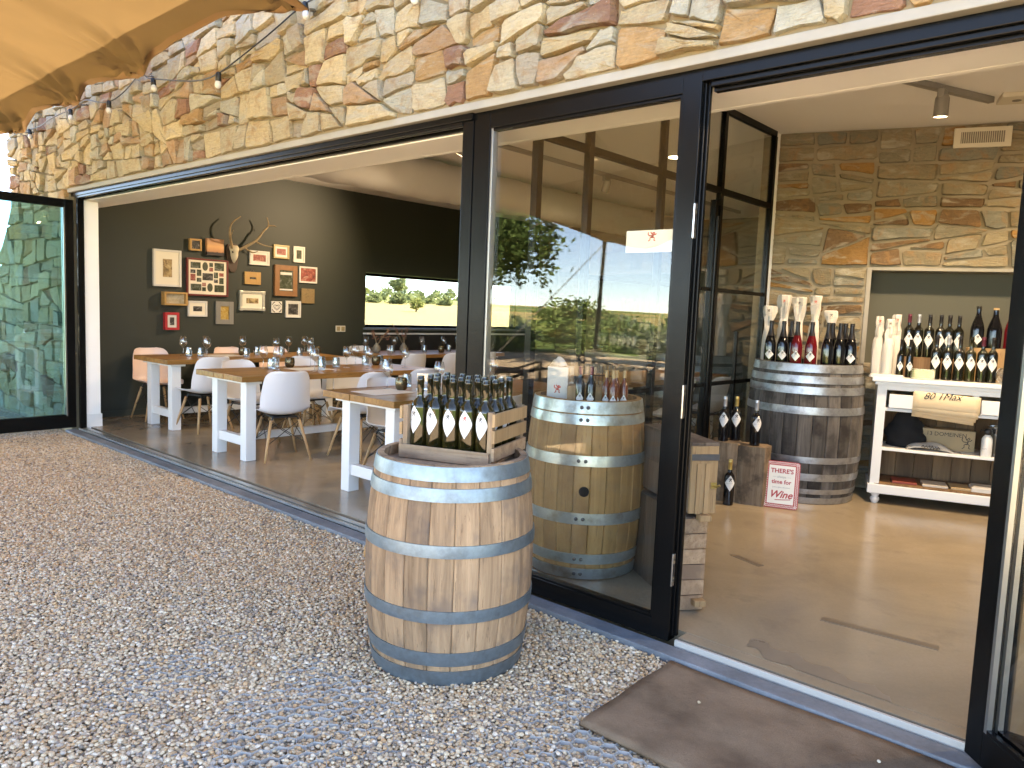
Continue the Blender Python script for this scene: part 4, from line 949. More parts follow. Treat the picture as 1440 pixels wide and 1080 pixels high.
# ---- pictures and antlers on the green wall
XG = -9.5
PICS = [('white_framed_print', 4.200, 1.855, .343, .450, 'white_frame', 'cream_mount', .042, .09, 'large white framed sepia print with a deep cream mount'),
 ('small_box_picture', 4.554, 2.172, .150, .148, 'oak_frame', None, .05, .0, 'small square light wood picture with a dark centre'),
 ('sunset_canvas', 4.812, 2.162, .226, .212, None, None, .05, 0, 'square unframed orange sunset canvas'),
 ('photo_collage', 4.720, 1.769, .554, .473, 'dark_red_wood', 'cream_mount', .035, 0, 'big dark red framed collage of many small photographs'),
 ('shadow_box', 4.279, 1.484, .289, .164, 'oak_frame', None, .10, .0, 'deep pale wooden shadow box picture casting a shadow'),
 ('red_framed_photo', 4.246, 1.203, .176, .216, 'red_paint', 'white_frame', .06, .03, 'red framed photograph, lowest on the picture wall'),
 ('white_framed_photo', 4.588, 1.366, .251, .198, 'white_frame', 'cream_mount', .03, .045, 'white framed landscape photograph beneath the collage'),
 ('grey_framed_picture', 4.955, 1.322, .243, .297, 'grey_frame', None, .025, .0, 'wide grey framed upright picture in gold tones'),
 ('silver_framed_photo', 5.345, 1.494, .366, .259, 'silver_frame', 'cream_mount', .035, .06, 'ornate silver framed photograph below the antlers'),
 ('oak_framed_picture', 5.350, 1.798, .234, .166, 'oak_frame', None, .03, .0, 'broad yellow oak framed tiny picture hanging on a cord'),
 ('white_framed_photo', 5.450, 2.075, .290, .191, 'white_frame', 'white_frame', .03, .03, 'white framed photograph half under the antler tine'),
 ('gold_framed_photo', 5.779, 2.186, .242, .187, 'gold_frame', 'white_frame', .03, .03, 'thin gold framed photograph with white mount'),
 ('white_framed_photo', 6.063, 2.172, .184, .224, 'white_frame', 'white_frame', .025, .03, 'narrow upright white framed photograph, highest beyond the antlers'),
 ('brown_framed_photo', 5.852, 1.792, .350, .427, 'brown_wood_frame', None, .04, .0, 'broad brown wooden framed magazine cover'),
 ('white_framed_photo', 6.216, 1.895, .294, .231, 'white_frame', None, .025, .0, 'white framed colour photograph beside the brown wooden frame'),
 ('tan_canvas', 6.211, 1.594, .216, .209, None, None, .03, 0, 'small square tan canvas'),
 ('heart_tile', 5.718, 1.421, .163, .160, None, None, .02, 0, 'small white tile with a heart drawing'),
 ('white_framed_photo', 5.980, 1.398, .243, .234, 'white_frame', 'white_frame', .025, .02, 'square white framed dark photograph beside the heart tile')]
def photo_mat(name, cs, scale, seed):
    t = NT(name); v = t.coord(scale=(1, 1, 1), loc=(seed*3.1, seed*1.7, seed)); n = t.noise(v, scale, 5, .7, 1.2); k = len(cs)-1
    t.P(Base_Color=t.ramp(n.outputs[0], [(.3+.4*i/k, c) for i, c in enumerate(cs)]), Roughness=.35); M[name] = t.m
photo_mat('photo_sepia', [(.06, .04, .02), (.30, .20, .09), (.55, .42, .22)], 14, 1); photo_mat('photo_dark', [(.01, .01, .01), (.05, .045, .04), (.32, .30, .27)], 16, 2)
photo_mat('photo_colour', [(.05, .03, .03), (.30, .07, .05), (.45, .36, .28)], 12, 3); photo_mat('photo_gold', [(.10, .05, .01), (.42, .25, .05), (.50, .42, .22)], 18, 4)
photo_mat('photo_green', [(.012, .015, .008), (.05, .06, .03), (.22, .22, .20)], 14, 5); photo_mat('photo_pale', [(.35, .27, .16), (.48, .40, .26), (.55, .50, .38)], 10, 6)
photo_mat('photo_tan', [(.18, .115, .05), (.25, .17, .08), (.13, .09, .05)], 14, 7)
t = NT('sunset'); sp = t.node('ShaderNodeSeparateXYZ', Vector=t.coord('Generated')); n = t.noise(t.coord(), 30, 3)
z_ = t.math('ADD', sp.outputs[2], t.math('MULTIPLY', n.outputs[0], .12)); t.P(Base_Color=t.ramp(z_, [(.24, (.03, .02, .02)), (.30, (.45, .21, .10)), (.6, (.62, .33, .14)), (.95, (.42, .22, .13))]), Roughness=.6); M['sunset'] = t.m
IMG = dict(white_framed_print='photo_sepia', small_box_picture='photo_dark', shadow_box='photo_pale', red_framed_photo='photo_dark', grey_framed_picture='photo_gold', silver_framed_photo='photo_sepia', oak_framed_picture='photo_dark', gold_framed_photo='photo_colour', brown_framed_photo='photo_green')
cnt = 0
for nm, y, z, w, h, fm, mm, dp, mw, lb in PICS:
    t_ = thing(nm, lb+' on the green wall', 'picture', (XG, y, z)); fwid = {'white_framed_print': .025, 'photo_collage': .022, 'grey_framed_picture': .062, 'oak_framed_picture': .07, 'brown_framed_photo': .07, 'silver_framed_photo': .035, 'red_framed_photo': .03}.get(nm, .022)
    im = IMG.get(nm) or ('photo_dark', 'photo_colour', 'photo_green', 'photo_colour', 'photo_dark')[cnt % 5]; cnt += nm == 'white_framed_photo'
    def rect(w_, h_, x0, x1, name, mat, par, dy=0, dz=0, bev=0): return MB().bb(x0, x1, dy-w_/2, dy+w_/2, dz-h_/2, dz+h_/2).build(name, mat, par, bev=bev)
    if nm in ('sunset_canvas', 'tan_canvas', 'heart_tile'):
        c_ = rect(w, h, .002, dp, 'canvas', {'sunset_canvas': 'sunset', 'tan_canvas': 'photo_tan', 'heart_tile': 'white_frame'}[nm], t_, bev=.003)
        if nm == 'heart_tile':
            g = MB(); f_ = lambda u, v: (dp+.001, u, v); hp = [(.038*math.sin(a)**3*1.35, .036*(math.cos(a)-.35*math.cos(2*a)-.15*math.cos(3*a))) for a in [2*PI*i/28 for i in range(29)]]
            ribbon(hp, .007, f_, g); ribbon([(.6*a, .6*b) for a, b in hp], .004, f_, g)
            for sx in (-1, 1):
                for sy in (-1, 1): ribbon([(sx*.03, sy*.07), (sx*.055, sy*.055), (sx*.07, sy*.03)], .012, f_, g)
            g.build('heart_drawing', 'ink_black', c_)
        continue
    fo = MB().bb(0, dp, -w/2, -w/2+fwid, -h/2, h/2).build('frame_side', fm, t_, bev=.002); MB().bb(0, dp, w/2-fwid, w/2, -h/2, h/2).build('frame_side', fm, t_, bev=.002)
    MB().bb(0, dp-.0005, -w/2+fwid, w/2-fwid, h/2-fwid, h/2).build('frame_top', fm, t_, bev=.002); MB().bb(0, dp-.0005, -w/2+fwid, w/2-fwid, -h/2, -h/2+fwid).build('frame_bottom', fm, t_, bev=.002)
    wi, hi = w-2*fwid, h-2*fwid
    if nm == 'photo_collage':
        mo = rect(wi, hi, .004, dp-.012, 'mount', mm, t_)
        xs = [-.195, -.075, .005, .055, .165]; cells = [(-.16, .15, .13, .075), (-.035, .14, .075, .11), (.045, .165, .05, .05), (.045, .105, .05, .05), (.155, .145, .13, .10), (-.195, .07, .065, .045), (-.115, .055, .06, .08), (-.195, -.005, .065, .085), (-.115, -.035, .06, .05), (0, .01, .14, .09), (.11, .035, .055, .075), (.185, .045, .06, .045), (.185, -.035, .06, .08), (.11, -.04, .055, .045), (-.155, -.13, .14, .085), (-.05, -.09, .05, .045), (-.05, -.15, .05, .05), (.03, -.125, .075, .11), (.155, -.135, .13, .09)]
        for q, (cy_, cz_, cw_, ch_) in enumerate(cells):
            if q in (1, 17):
                ov = MB().lathe([(.0005, 0), (1, 0)], 18); o_ = ov.build('photo', 'photo_green', mo); o_.matrix_local = Matrix.Translation((dp-.011, cy_, cz_)) @ Matrix.Rotation(PI/2, 4, 'Y') @ Matrix.Diagonal((ch_/2, cw_/2, 1, 1))
            else: MB().bb(dp-.0125, dp-.0105, cy_-cw_/2, cy_+cw_/2, cz_-ch_/2, cz_+ch_/2).build('photo', ('photo_green', 'photo_dark', 'photo_green', 'photo_colour')[q % 4], mo)
    elif mm:
        mo = rect(wi, hi, .004, dp-.010, 'mount', mm, t_); rect(wi-2*mw, hi-2*mw, dp-.011, dp-.0085, 'photo', im, mo)
    else: rect(wi, hi, .004, dp-(.010 if nm != 'shadow_box' else .06), 'photo', im, t_)
    if nm == 'silver_framed_photo':
        for sy in (-1, 1):
            for sz in (-1, 1): rect(.05, .05, 0, dp+.006, 'corner_ornament', fm, t_, sy*(w/2-.02), sz*(h/2-.02), .008)
    if nm == 'oak_framed_picture': MB().tube([(.012, -.03, h/2), (.006, 0, h/2+.045), (.012, .03, h/2)], .003, 5).build('hanging_cord', 'rope', t_)
    if nm == 'brown_framed_photo': rect(wi*.86, .035, dp-.0105, dp-.007, 'masthead', 'white_frame', t_, 0, hi/2-.045); rect(wi, .02, dp-.0105, dp-.008, 'masthead', 'white_frame', t_, 0, -hi/2+.02)
t_ = thing('deer_antlers', 'pale deer skull with two long antlers on a dark wooden plaque', 'antlers', (XG, 5.06, 2.05))
g = MB(); sh = [(.0, .19), (.07, .17), (.09, .08), (.075, -.04), (.055, -.15), (.03, -.19), (-.03, -.19), (-.055, -.15), (-.075, -.04), (-.09, .08), (-.07, .17)]
g.add([(.002, a, b) for a, b in sh]+[(.028, a, b) for a, b in sh], [tuple(range(11)), tuple(range(21, 10, -1))]+[(i, 11+i, 11+(i+1) % 11, (i+1) % 11) for i in range(11)]); g.build('plaque', 'plaque', t_, bev=.006)
g = MB()
for i in range(9):
    k = i/8; z = .16-.22*k; wdt = (.050, .062, .060, .050, .046, .044, .036, .026, .012)[i]; dp = (.03, .075, .09, .085, .08, .08, .075, .06, .035)[i]
    for j in range(12): a = 2*PI*j/12; g.v.append((.032+dp*max(0, math.cos(a))*(1+.08*math.sin(3*a)), .01+wdt*math.sin(a), z+.01*math.sin(2*a)*(k)))
    if i:
        for j in range(12): g.f.append(((i-1)*12+j, i*12+j, i*12+(j+1) % 12, (i-1)*12+(j+1) % 12))
g.f += [tuple(range(12)), tuple(96+j for j in reversed(range(12)))]; sk = g.build('skull', 'bone', t_, smooth=R(60))
for sy in (-1, 1): MB().lathe([(.0005, .004), (.012, .002), (.014, -.004)], 10).build('eye_socket', 'ink_black', sk).matrix_local = Matrix.Translation((.085, .01+sy*.040, .07)) @ Matrix.Rotation(PI/2, 4, 'Y')
def tine(par, pts, r): MB().tube(crom(pts, 5), list(np.linspace(r[0], r[1], 5*(len(pts)-1)+1)), 8).build('antler', 'antler', par, smooth=True)
tine(t_, [(.07, -.035, .12), (.11, -.07, .20), (.15, -.11, .31), (.17, -.09, .43), (.19, .02, .53)], (.020, .006)); tine(t_, [(.10, -.06, .19), (.20, -.12, .26), (.26, -.12, .34)], (.012, .004))
tine(t_, [(.07, .055, .10), (.11, .15, .16), (.15, .27, .25), (.16, .36, .37), (.17, .43, .455), (.18, .40, .56)], (.022, .006)); tine(t_, [(.14, .25, .235), (.20, .33, .19), (.25, .45, .17)], (.013, .004)); tine(t_, [(.17, .42, .45), (.2, .47, .46), (.23, .51, .45)], (.010, .004)); tine(t_, [(.10, .12, .14), (.18, .19, .08), (.24, .24, .10)], (.012, .004))
sw = thing('wall_socket', 'cream double wall socket on the green wall', 'socket', (XG, 6.795, 1.13)); MB().bb(.0, .012, -.085, .085, -.045, .045).build('plate', 'switch_plastic', sw, bev=.004)
for s_ in (-1, 1): MB().bb(.0115, .014, s_*.042-.03, s_*.042+.03, -.032, .032).build('outlet', 'gold_frame', sw, bev=.003)
lg = thing('window_bench', 'dark bench with a pale ledge running under the picture window', 'bench', (-9.3, 9.1, ZF)); MB().bb(-.18, -.12, -1.9, 1.9, 0, 1.0).build('back_panel', 'dark_bench', lg); MB().bb(-.18, .2, -1.9, 1.9, 0, .42).build('seat', 'dark_bench', lg); MB().bb(-.18, -.08, -1.9, 1.9, 1.001, 1.025).build('ledge', 'white_paint', lg)

# ---- ceiling fittings
def spot(label, loc, aim, lit, energy=0, parent_cat='spotlight'):
    t_ = thing('track_spotlight', label, 'spotlight', loc); d = (Vector(aim)-Vector(loc)).normalized(); c = Vector((0, 0, -.13))
    MB().box((0, 0, -.03), (.045, .11, .06)).build('adapter', 'fixture_grey', t_, bev=.004); MB().cyl((0, 0, -.05), c, .012, n=8).build('neck', 'fixture_grey', t_)
    q = d.to_track_quat('Z', 'Y').to_matrix()
    b_ = MB().lathe([(.0005, -.09), (.036, -.09), (.046, -.07), (.048, .05), (.043, .052), (.040, .03)], 18).build('lamp_head', 'fixture_grey', t_, smooth=R(40)); b_.matrix_local = Matrix.Translation(c) @ q.to_4x4()
    f_ = MB().lathe([(.0005, .034), (.040, .034)], 18).build('lamp_face', 'lamp_face' if lit else 'bulb_white', t_); f_.matrix_local = Matrix.Translation(c) @ q.to_4x4()
    if lit:
        l_ = bpy.data.lights.new('lamp', 'SPOT'); l_.energy = energy; l_.spot_size = R(125); l_.spot_blend = 1.0; l_.color = (1, .84, .64); l_.shadow_soft_size = .04
        lo = bpy.data.objects.new('lamp', l_); col.objects.link(lo); lo.location = Vector(loc)+c+d*.07; lo.rotation_euler = d.to_track_quat('-Z', 'Y').to_euler()
    return t_
def rail(label, x, y0, y1, tilt=None):
    p, q = ((x, y0, ZC-.022), (x, y1, ZC-.022)) if tilt is None else tilt; return tag(MB().bar(p, q, .045, .04).build('light_track', 'fixture_grey'), label, 'track')
rail('dark ceiling light track over the picture wall tables', -7.68, 4.6, 11.2)
rail('dark ceiling light track over the middle of the dining room', -5.35, 3.9, 11.2)
rail('short grey ceiling light track in the shop room', 0, 0, 0, ((-1.66, 5.50, ZC-.022), (-1.22, 6.50, ZC-.022)))
spot('unlit grey track spotlight nearest the facade over the pictures', (-7.68, 5.51, ZC-.04), (-9.5, 4.7, 2.0), False)
spot('lit track spotlight farther in, aimed at the pictures', (-7.66, 6.86, ZC-.04), (-9.5, 4.75, 1.9), True, 20)
spot('lit track spotlight over the middle table', (-5.35, 5.2, ZC-.04), (-6.4, 4.6, 1.0), True, 9)
spot('lit track spotlight over the inner end of the room', (-5.35, 7.6, ZC-.04), (-6.4, 8.2, .8), True, 9)
spot('lit grey track spotlight over the shop floor', (-1.42, 5.98, ZC-.04), (-1.55, 6.25, .2), True, 20)
spot('added unseen spotlight washing the near part of the shop floor', (.75, 4.5, ZC-.04), (-.9, 4.2, 0), True, 9)  # added lamp out of view, brightens the front of the shop floor
spot('added unseen spotlight for the cabinet side of the shop, out past the door', (.3, 6.6, ZC-.04), (-1.0, 7.1, 1.0), True, 12)  # extra lamp added out of sight to lift the light on the rear wall
t_ = thing('air_duct', 'wrinkled pale fabric air duct hung under the dining room ceiling', 'duct', (-6.55, 4.0, 2.93)); rr_ = random.Random(2)
g = MB(); g.tube([(0, i*.12, .0) for i in range(62)], [.22+.006*math.sin(i*1.7)+rr_.uniform(-.006, .006) for i in range(62)], 20); g.build('duct_sleeve', 'duct_cloth', t_, smooth=True)
for k in range(4): MB().bar((0, .6+k*2, .2), (0, .6+k*2, .252), .02, .02).build('hanger', 'fixture_grey', t_)
for x, y, lb in ((-4.2, 5.2, 'round recessed downlight over the table behind the crate'), (-4.2, 7.2, 'round recessed downlight deeper in the dining room')):
    t_ = thing('downlight', lb, 'downlight', (x, y, ZC-.001)); MB().lathe([(.07, -.004), (.085, -.004), (.085, 0)], 20).build('trim_ring', 'white_paint', t_); MB().lathe([(.0005, -.002), (.07, -.002)], 20).build('lamp_face', 'lamp_face', t_)
t_ = thing('wifi_box', 'flat white square device on the shop ceiling beside the light track', 'device', (-1.07, 6.55, ZC), R(20)); MB().bb(-.11, .11, -.11, .11, -.035, 0).build('case', 'vent_cream', t_, bev=.008); MB().lathe([(.03, -.037), (.03, -.034)], 16, (0, 0, 0), True).build('sensor', 'vent_grey', t_)
# air vent in the rear wall
vt = thing('air_vent', 'cream rectangular air vent grille high in the rear stone wall', 'vent'); a0 = (Vector((-1.577, 7.114, 0))-BO).dot(BD)+.01
wallbox(a0, a0+.41, -.035, .005, 2.985, 3.145, 'vent_plate', 'vent_cream', vt, .004); wallbox(a0+.05, a0+.36, -.037, -.034, 3.02, 3.11, 'grille', 'vent_grey', vt)
for k in range(20): wallbox(a0+.056+k*.0152, a0+.060+k*.0152, -.043, -.036, 3.02, 3.11, 'slat', 'vent_cream', vt)
# ---- shop: white cabinet (local x along its front, y into it)
CO = Vector((-1.795, 6.524, ZF)) + BN*.03; CA = math.atan2(BD.y, BD.x)
cb = thing('display_cabinet', 'white painted open cabinet with drawers and turned feet against the rear wall', 'cabinet', CO, CA)
def kb(x0, x1, y0, y1, z0, z1, name, mat='white_paint', par=None, bev=.003): return MB().bb(x0, x1, y0, y1, z0, z1).build(name, mat, par or cb, bev=bev)
CWd = 1.34; CDp = .45
kb(-.075, CWd+.075, -.04, CDp+.02, 1.0, 1.035, 'top_board', bev=.008); kb(-.05, CWd+.05, -.02, CDp, .975, 1.0, 'moulding')
for x in (-.03, CWd-.04): kb(x, x+.07, 0, .07, .16, .975, 'corner_post'); kb(x+.01, x+.06, CDp-.06, CDp, .16, .975, 'corner_post')
for x in (-.028, CWd+.018): kb(x, x+.01, .07, CDp-.06, .17, .97, 'side_panel')
kb(.04, CWd-.04, .005, .055, .935, .975, 'top_rail'); kb(.04, CWd-.04, .005, CDp-.02, .765, .79, 'drawer_rail'); kb(.645, .685, .004, .06, .79, .935, 'divider')
kb(.02, CWd-.02, .01, CDp-.03, .44, .462, 'shelf'); kb(-.045, CWd+.045, -.015, CDp, .085, .16, 'plinth', bev=.006); kb(.0, CWd, .0, CDp-.02, .16, .172, 'floor_board', 'back_boards')
for k in range(9): kb(.04+k*.14, .04+k*.14+.137, CDp-.03, CDp-.015, .17, .77, 'back_board', 'back_boards')
for x in (.02, CWd-.02):
    for y in (.03, CDp-.06): MB().lathe([(.0005, 0), (.022, 0), (.028, .012), (.036, .03), (.034, .045), (.020, .055), (.030, .065), (.036, .085)], 16, (x, y, 0), False, True).build('foot', 'white_paint', cb, smooth=R(50))
def drawer(x0, x1, out): 
    d_ = kb(x0, x1, -.004-out, .012-out, .795, .905, 'drawer_front', bev=.004); kb(x0+.01, x0+.02, .012-out, .33, .80, .89, 'drawer_side', par=d_); kb(x1-.02, x1-.01, .012-out, .33, .80, .89, 'drawer_side', par=d_); kb(x0+.02, x1-.02, .012-out, .33, .80, .808, 'drawer_bottom', 'back_boards', par=d_)
drawer(.06, .635, .02); drawer(.70, 1.28, .02)
def onc(x, y, z): p = CO+BD*x+BN*y; return (p.x, p.y, ZF+z)
# cloths hanging out of the drawer
t_ = thing('folded_cloths', 'cream folded cloths with a hand lettered price hanging from the cabinet drawer', 'cloths', onc(.235, -.045, .935), CA)
for k, (x1, z1) in enumerate(((.455, -.125), (.45, -.15), (.44, -.165), (.43, -.18))):
    MB().grid(lambda a, b: (a*x1-.002*k, .010-.006*(3-k)*.3+.004*k-.012*math.sin(PI*b)+.002*math.sin(9*a), .01-.004*k+(z1-.01-.02*a*k*.3)*b-.02*a), 10, 6).build('cloth', 'cloth_cream', t_, smooth=True).modifiers.new('thick', 'SOLIDIFY').thickness = .003
text('80 1Max', .075, 'ink_black', t_, (.19, -.012, -.022), (PI/2, -.03, 0), shear=.45)
fy = [('bordeaux', .36, .0395)]
spec = dict(front=[(.379, 'foil_black'), (.461, 'foil_silver'), (.541, 'foil_black'), (.618, 'bottle_olive'), (.698, 'foil_wine'), (.768, 'foil_black'), (.885, 'foil_black'), (.97, 'foil_black')], back=[(.188, 'foil_wine'), (.258, 'foil_silver'), (.338, 'foil_black'), (.42, 'foil_black'), (.483, 'foil_black'), (.55, 'foil_black')])
MB_r = MB().bb(.62, 1.25, .30, .43, 1.036, 1.30); riser = tag(MB_r.build('display_box', 'crate_light', loc=CO, rz=CA, bev=.003), 'pale wooden box raising the big bottles at the back of the cabinet', 'box'); riser.location = (CO.x, CO.y, ZF)
MB_r = MB().bb(.14, .61, .30, .43, 1.036, 1.20); riser = tag(MB_r.build('display_box', 'back_boards', loc=(CO.x, CO.y, ZF), rz=CA, bev=.003), 'dark wooden box raising the rear row of bottles on the cabinet', 'box')
protos = {}
for row, y, z in (('front', .13, 1.036), ('back', .365, 1.201)):
    for i, (x, fo) in enumerate(spec[row]):
        key = (row, fo); nm = {'foil_black': 'black', 'foil_silver': 'silver', 'foil_wine': 'wine red', 'bottle_olive': 'olive'}[fo]
        lb = f'dark diamond labelled bottle with {nm} neck in the {row} row on the white cabinet'
        if key not in protos: protos[key] = o_ = bottle(lb, h=.355, r=.0375, foil=fo, glass='bottle_olive' if fo == 'bottle_olive' else 'bottle_dark', lab=('diamond', .076, .118, .135), group=f'bottles in the {row} row on the cabinet', ang=-90)
        else: o_ = copy_tree(protos[key])
        o_.location = onc(x, y+rng.uniform(-.01, .01), z); o_.rotation_euler = (0, 0, CA-.05+rng.uniform(-.12, .12))
sl = bottle('slim small dark bottle at the end of the white cabinet top', 'slim', .31, .027, 'bottle_dark', 'foil_black', ('diamond', .052, .08, .10), group='slim bottles on the cabinet', ang=-90); sl.location = onc(.125, .12, 1.036); sl.rotation_euler = (0, 0, CA); dup(sl, onc(.195, .16, 1.036), CA+.1)
mg = bottle('big dark sparkling wine bottle with a small diamond label on the pale wooden box', 'champagne', .335, .050, 'bottle_black', 'foil_black', ('diamond', .07, .085, .07), ang=-90, foil_h=.93); mg.location = onc(.68, .365, 1.301); mg.rotation_euler = (0, 0, CA)
mg = bottle('big dark sparkling wine bottle without a label on the pale wooden box', 'champagne', .325, .054, 'bottle_black', 'cork_tan', None, foil_h=.95); mg.location = onc(.80, .365, 1.301)
mg = bottle('rose wine bottle on the pale wooden box on the cabinet', 'champagne', .335, .048, 'bottle_rose', 'cork_tan', None, foil_h=.95); mg.location = onc(.915, .365, 1.301)
# paper-wrapped bottles
def wrapped(label, loc, h, top, seed, group):
    t_ = thing('wrapped_bottle', label, 'wrapped bottle', loc, seed*.7, group); rr_ = random.Random(seed); ph = [rr_.uniform(0, 6) for _ in range(5)]
    pr = [(.001, 0), (.040, .0), (.045, .01), (.046, h*.30), (.046, h*.42), (.042, h*.52), (.036, h*.60), (.034, h*.66), (.042, h*.74), (top*.9, h*.82), (top*1.0, h*.90), (top*1.02, h*.985), (top*.9, h), (top*.3, h*.985), (.001, h*.97)]
    nz = lambda i, j: (.05+.14*(i > 6))*math.sin(j*2*PI/18*3+ph[0]+i)*.6-(.32*(i > 6))*abs(math.sin(j*2*PI/18+ph[2]))+(.04+.10*(i > 6))*math.sin(j*2*PI/18*5+ph[1]-i*.7)
    MB().lathe(pr, 18, noise=nz).build('tissue_wrap', 'tissue', t_, smooth=R(24)); g = MB(); g2 = MB()
    f_ = lambda u, v: ((top*1.0+.008)*math.cos(-PI/2-seed*.7+.3+u/top), (top+.008)*math.sin(-PI/2-seed*.7+.3+u/top), h*.88+v)
    for st in LION: ribbon([(p[0]*.03, p[1]*.03+.015) for p in st], .003, f_, g)
    g.build('lion_emblem', 'ink_red' if seed % 2 else 'ink_black', t_); ribbon(scrawl(-.03, .03, -.02, .0, 12, .003), .0022, f_, g2); g2.build('script_lettering', 'ink_grey', t_); return t_
for k, (x, y, h) in enumerate(((-.045, .20, .49), (.03, .16, .47), (.09, .30, .51))): wrapped('tissue wrapped bottle at the end of the white cabinet top', onc(x, y, 1.036), h, .036, k+1, 'wrapped bottles on the cabinet')
# small items on and in the cabinet
t_ = thing('card_box', 'small green and white card holder beside the cabinet bottles', 'card holder', onc(.285, .035, 1.036), CA); MB().bb(-.085, .085, -.03, .03, 0, .085).build('box', 'tumbler_glass', t_, bev=.003); MB().bb(-.07, .07, -.02, .02, .008, .07).build('cards', plain('card_green', (.16, .25, .05), .6, 0, .4, 40), t_)
t_ = thing('leaflet_stack', 'stack of pale leaflets on the cabinet corner', 'leaflets', onc(.02, .03, 1.036), CA+.05)
for k in range(4): MB().bb(-.12+.004*k, .12+.003*k, -.05, .06, .005*k, .005*k+.0045).build('leaflet', 'label_paper', t_)
t_ = thing('glass_bowl', 'round glass bowl with a candle glow on the cabinet top', 'bowl', onc(.86, .03, 1.036)); MB().lathe([(.0005, .003), (.04, .003), (.075, .035), (.082, .07), (.07, .11), (.055, .125)], 20).build('bowl', 'tumbler_glass', t_, smooth=True); MB().lathe([(.0005, .01), (.02, .01), (.02, .04), (.0005, .042)], 12).build('candle', 'cork_tan', t_)
t_ = thing('wooden_case', 'brown lettered wooden wine case on the cabinet shelf', 'case', onc(.42, .22, .463), CA)
MB().bb(-.16, .30, .0, .14, 0, .165).build('case_body', 'cardboard', t_, bev=.004); text('NL 13 DOMEINEN', .045, 'ink_black', t_, (.06, -.001, .125), (PI/2, 0, 0)); g = MB(); f_ = lambda u, v: (.24+u, -.0015, .06+v)
for st in LION: ribbon([(p[0]*.11, p[1]*.13) for p in st], .006, f_, g)
g.build('figure_drawing', 'ink_black', t_)
rr_ = random.Random(9); t_ = tag(MB().grid(lambda a, b: (-.02+.40*a, .04+.13*b, .464+.085*(math.sin(PI*min(1, a*1.15))**.7)*math.sin(PI*(.12+.76*b))*(1-.55*a)+.012*math.sin(9*a+4*b)*math.sin(PI*a)*math.sin(PI*b)), 22, 12).build('crumpled_bag', 'cloth_grey', smooth=True), 'crumpled grey cloth bag with dark print lying before the wooden case', 'bag'); t_.location = (CO.x, CO.y, ZF); t_.rotation_euler = (0, 0, CA); t_.location = Vector(onc(.235, 0, 0))
t_.modifiers.new('thick', 'SOLIDIFY').thickness = .003
bag = t_; g = MB(); ribbon(scrawl(.09, .22, .51, .50, 12, .012, 4), .012, lambda u, v: (u, .028, v-.006), g); g.build('print', 'ink_black', bag)
g = MB(); rr_ = random.Random(12)
for i in range(13):
    for j in range(18):
        a = 2*PI*j/18; k = i/12; q = math.sin(PI*min(.97, k*.47+.38))*(1+.10*math.sin(3*a+i)+.08*rr_.uniform(-1, 1)); g.v.append((.145*q*math.cos(a), .13*q*math.sin(a), .30*k*(1-.12*math.cos(2*a)*k)))
    if i:
        for j in range(18): g.f.append(((i-1)*18+j, (i-1)*18+(j+1) % 18, i*18+(j+1) % 18, i*18+j))
g.f += [tuple(reversed(range(18))), tuple(12*18+j for j in range(18))]
t_ = tag(g.build('dark_garment_pile', 'cloth_black', smooth=True, loc=onc(.22, .24, .463), rz=CA), 'dark pile of black textile at the end of the cabinet shelf', 'textiles')
t_ = thing('drink_flask', 'white drinking flask with black cap on the cabinet shelf', 'flask', onc(.775, .06, .463)); MB().lathe([(.0005, 0), (.036, 0), (.038, .008), (.038, .135), (.030, .155), (.020, .165), (.020, .175)], 20).build('body', 'flask_white', t_, smooth=R(50)); MB().lathe([(.024, .172), (.027, .178), (.027, .21), (.018, .218), (.0005, .22)], 16).build('cap', 'black_plastic', t_, smooth=R(50)); MB().tube([(-.02, 0, .20), (-.045, 0, .205), (-.05, 0, .19)], .005, 6).build('loop', 'black_plastic', t_)
g = MB(); ribbon(scrawl(-.02, .02, .06, .065, 9, .003), .002, lambda u, v: (.0388*math.sin(u/.038-.3), -.0388*math.cos(u/.038-.3), v), g); g.build('script_lettering', 'ink_black', t_)
t_ = thing('ice_bucket', 'polished steel wine cooler bucket on the cabinet shelf', 'bucket', onc(.875, .14, .463)); MB().lathe([(.0005, 0), (.065, 0), (.07, .01), (.088, .22), (.094, .225), (.094, .235), (.085, .235), (.068, .02), (.0005, .015)], 24).build('bucket', 'steel', t_, smooth=R(40))
for k, (x0, x1, m_, z, lb) in enumerate(((.14, .32, 'book_red', .172, 'red booklet lying on the cabinet floor'), (.36, .54, 'book_paper', .172, 'pale booklet lying on the cabinet floor'), (.56, .70, 'cardboard', .172, 'brown folder lying on the cabinet floor'))): b_ = tag(MB().bb(x0, x1, .05, .25, z+.001, z+.018).build('booklet', m_, bev=.002), lb, 'booklet'); b_.location = (CO.x, CO.y, ZF); b_.rotation_euler = (0, 0, CA)
t_ = thing('leaflet_tray', 'white tray of leaflets on the cabinet floor', 'tray', onc(.80, .12, .173), CA); MB().bb(-.10, .10, -.08, .08, 0, .035).build('tray', 'white_frame', t_, bev=.003); MB().bb(-.09, .09, -.07, .07, .035, .045).build('leaflets', 'book_paper', t_)

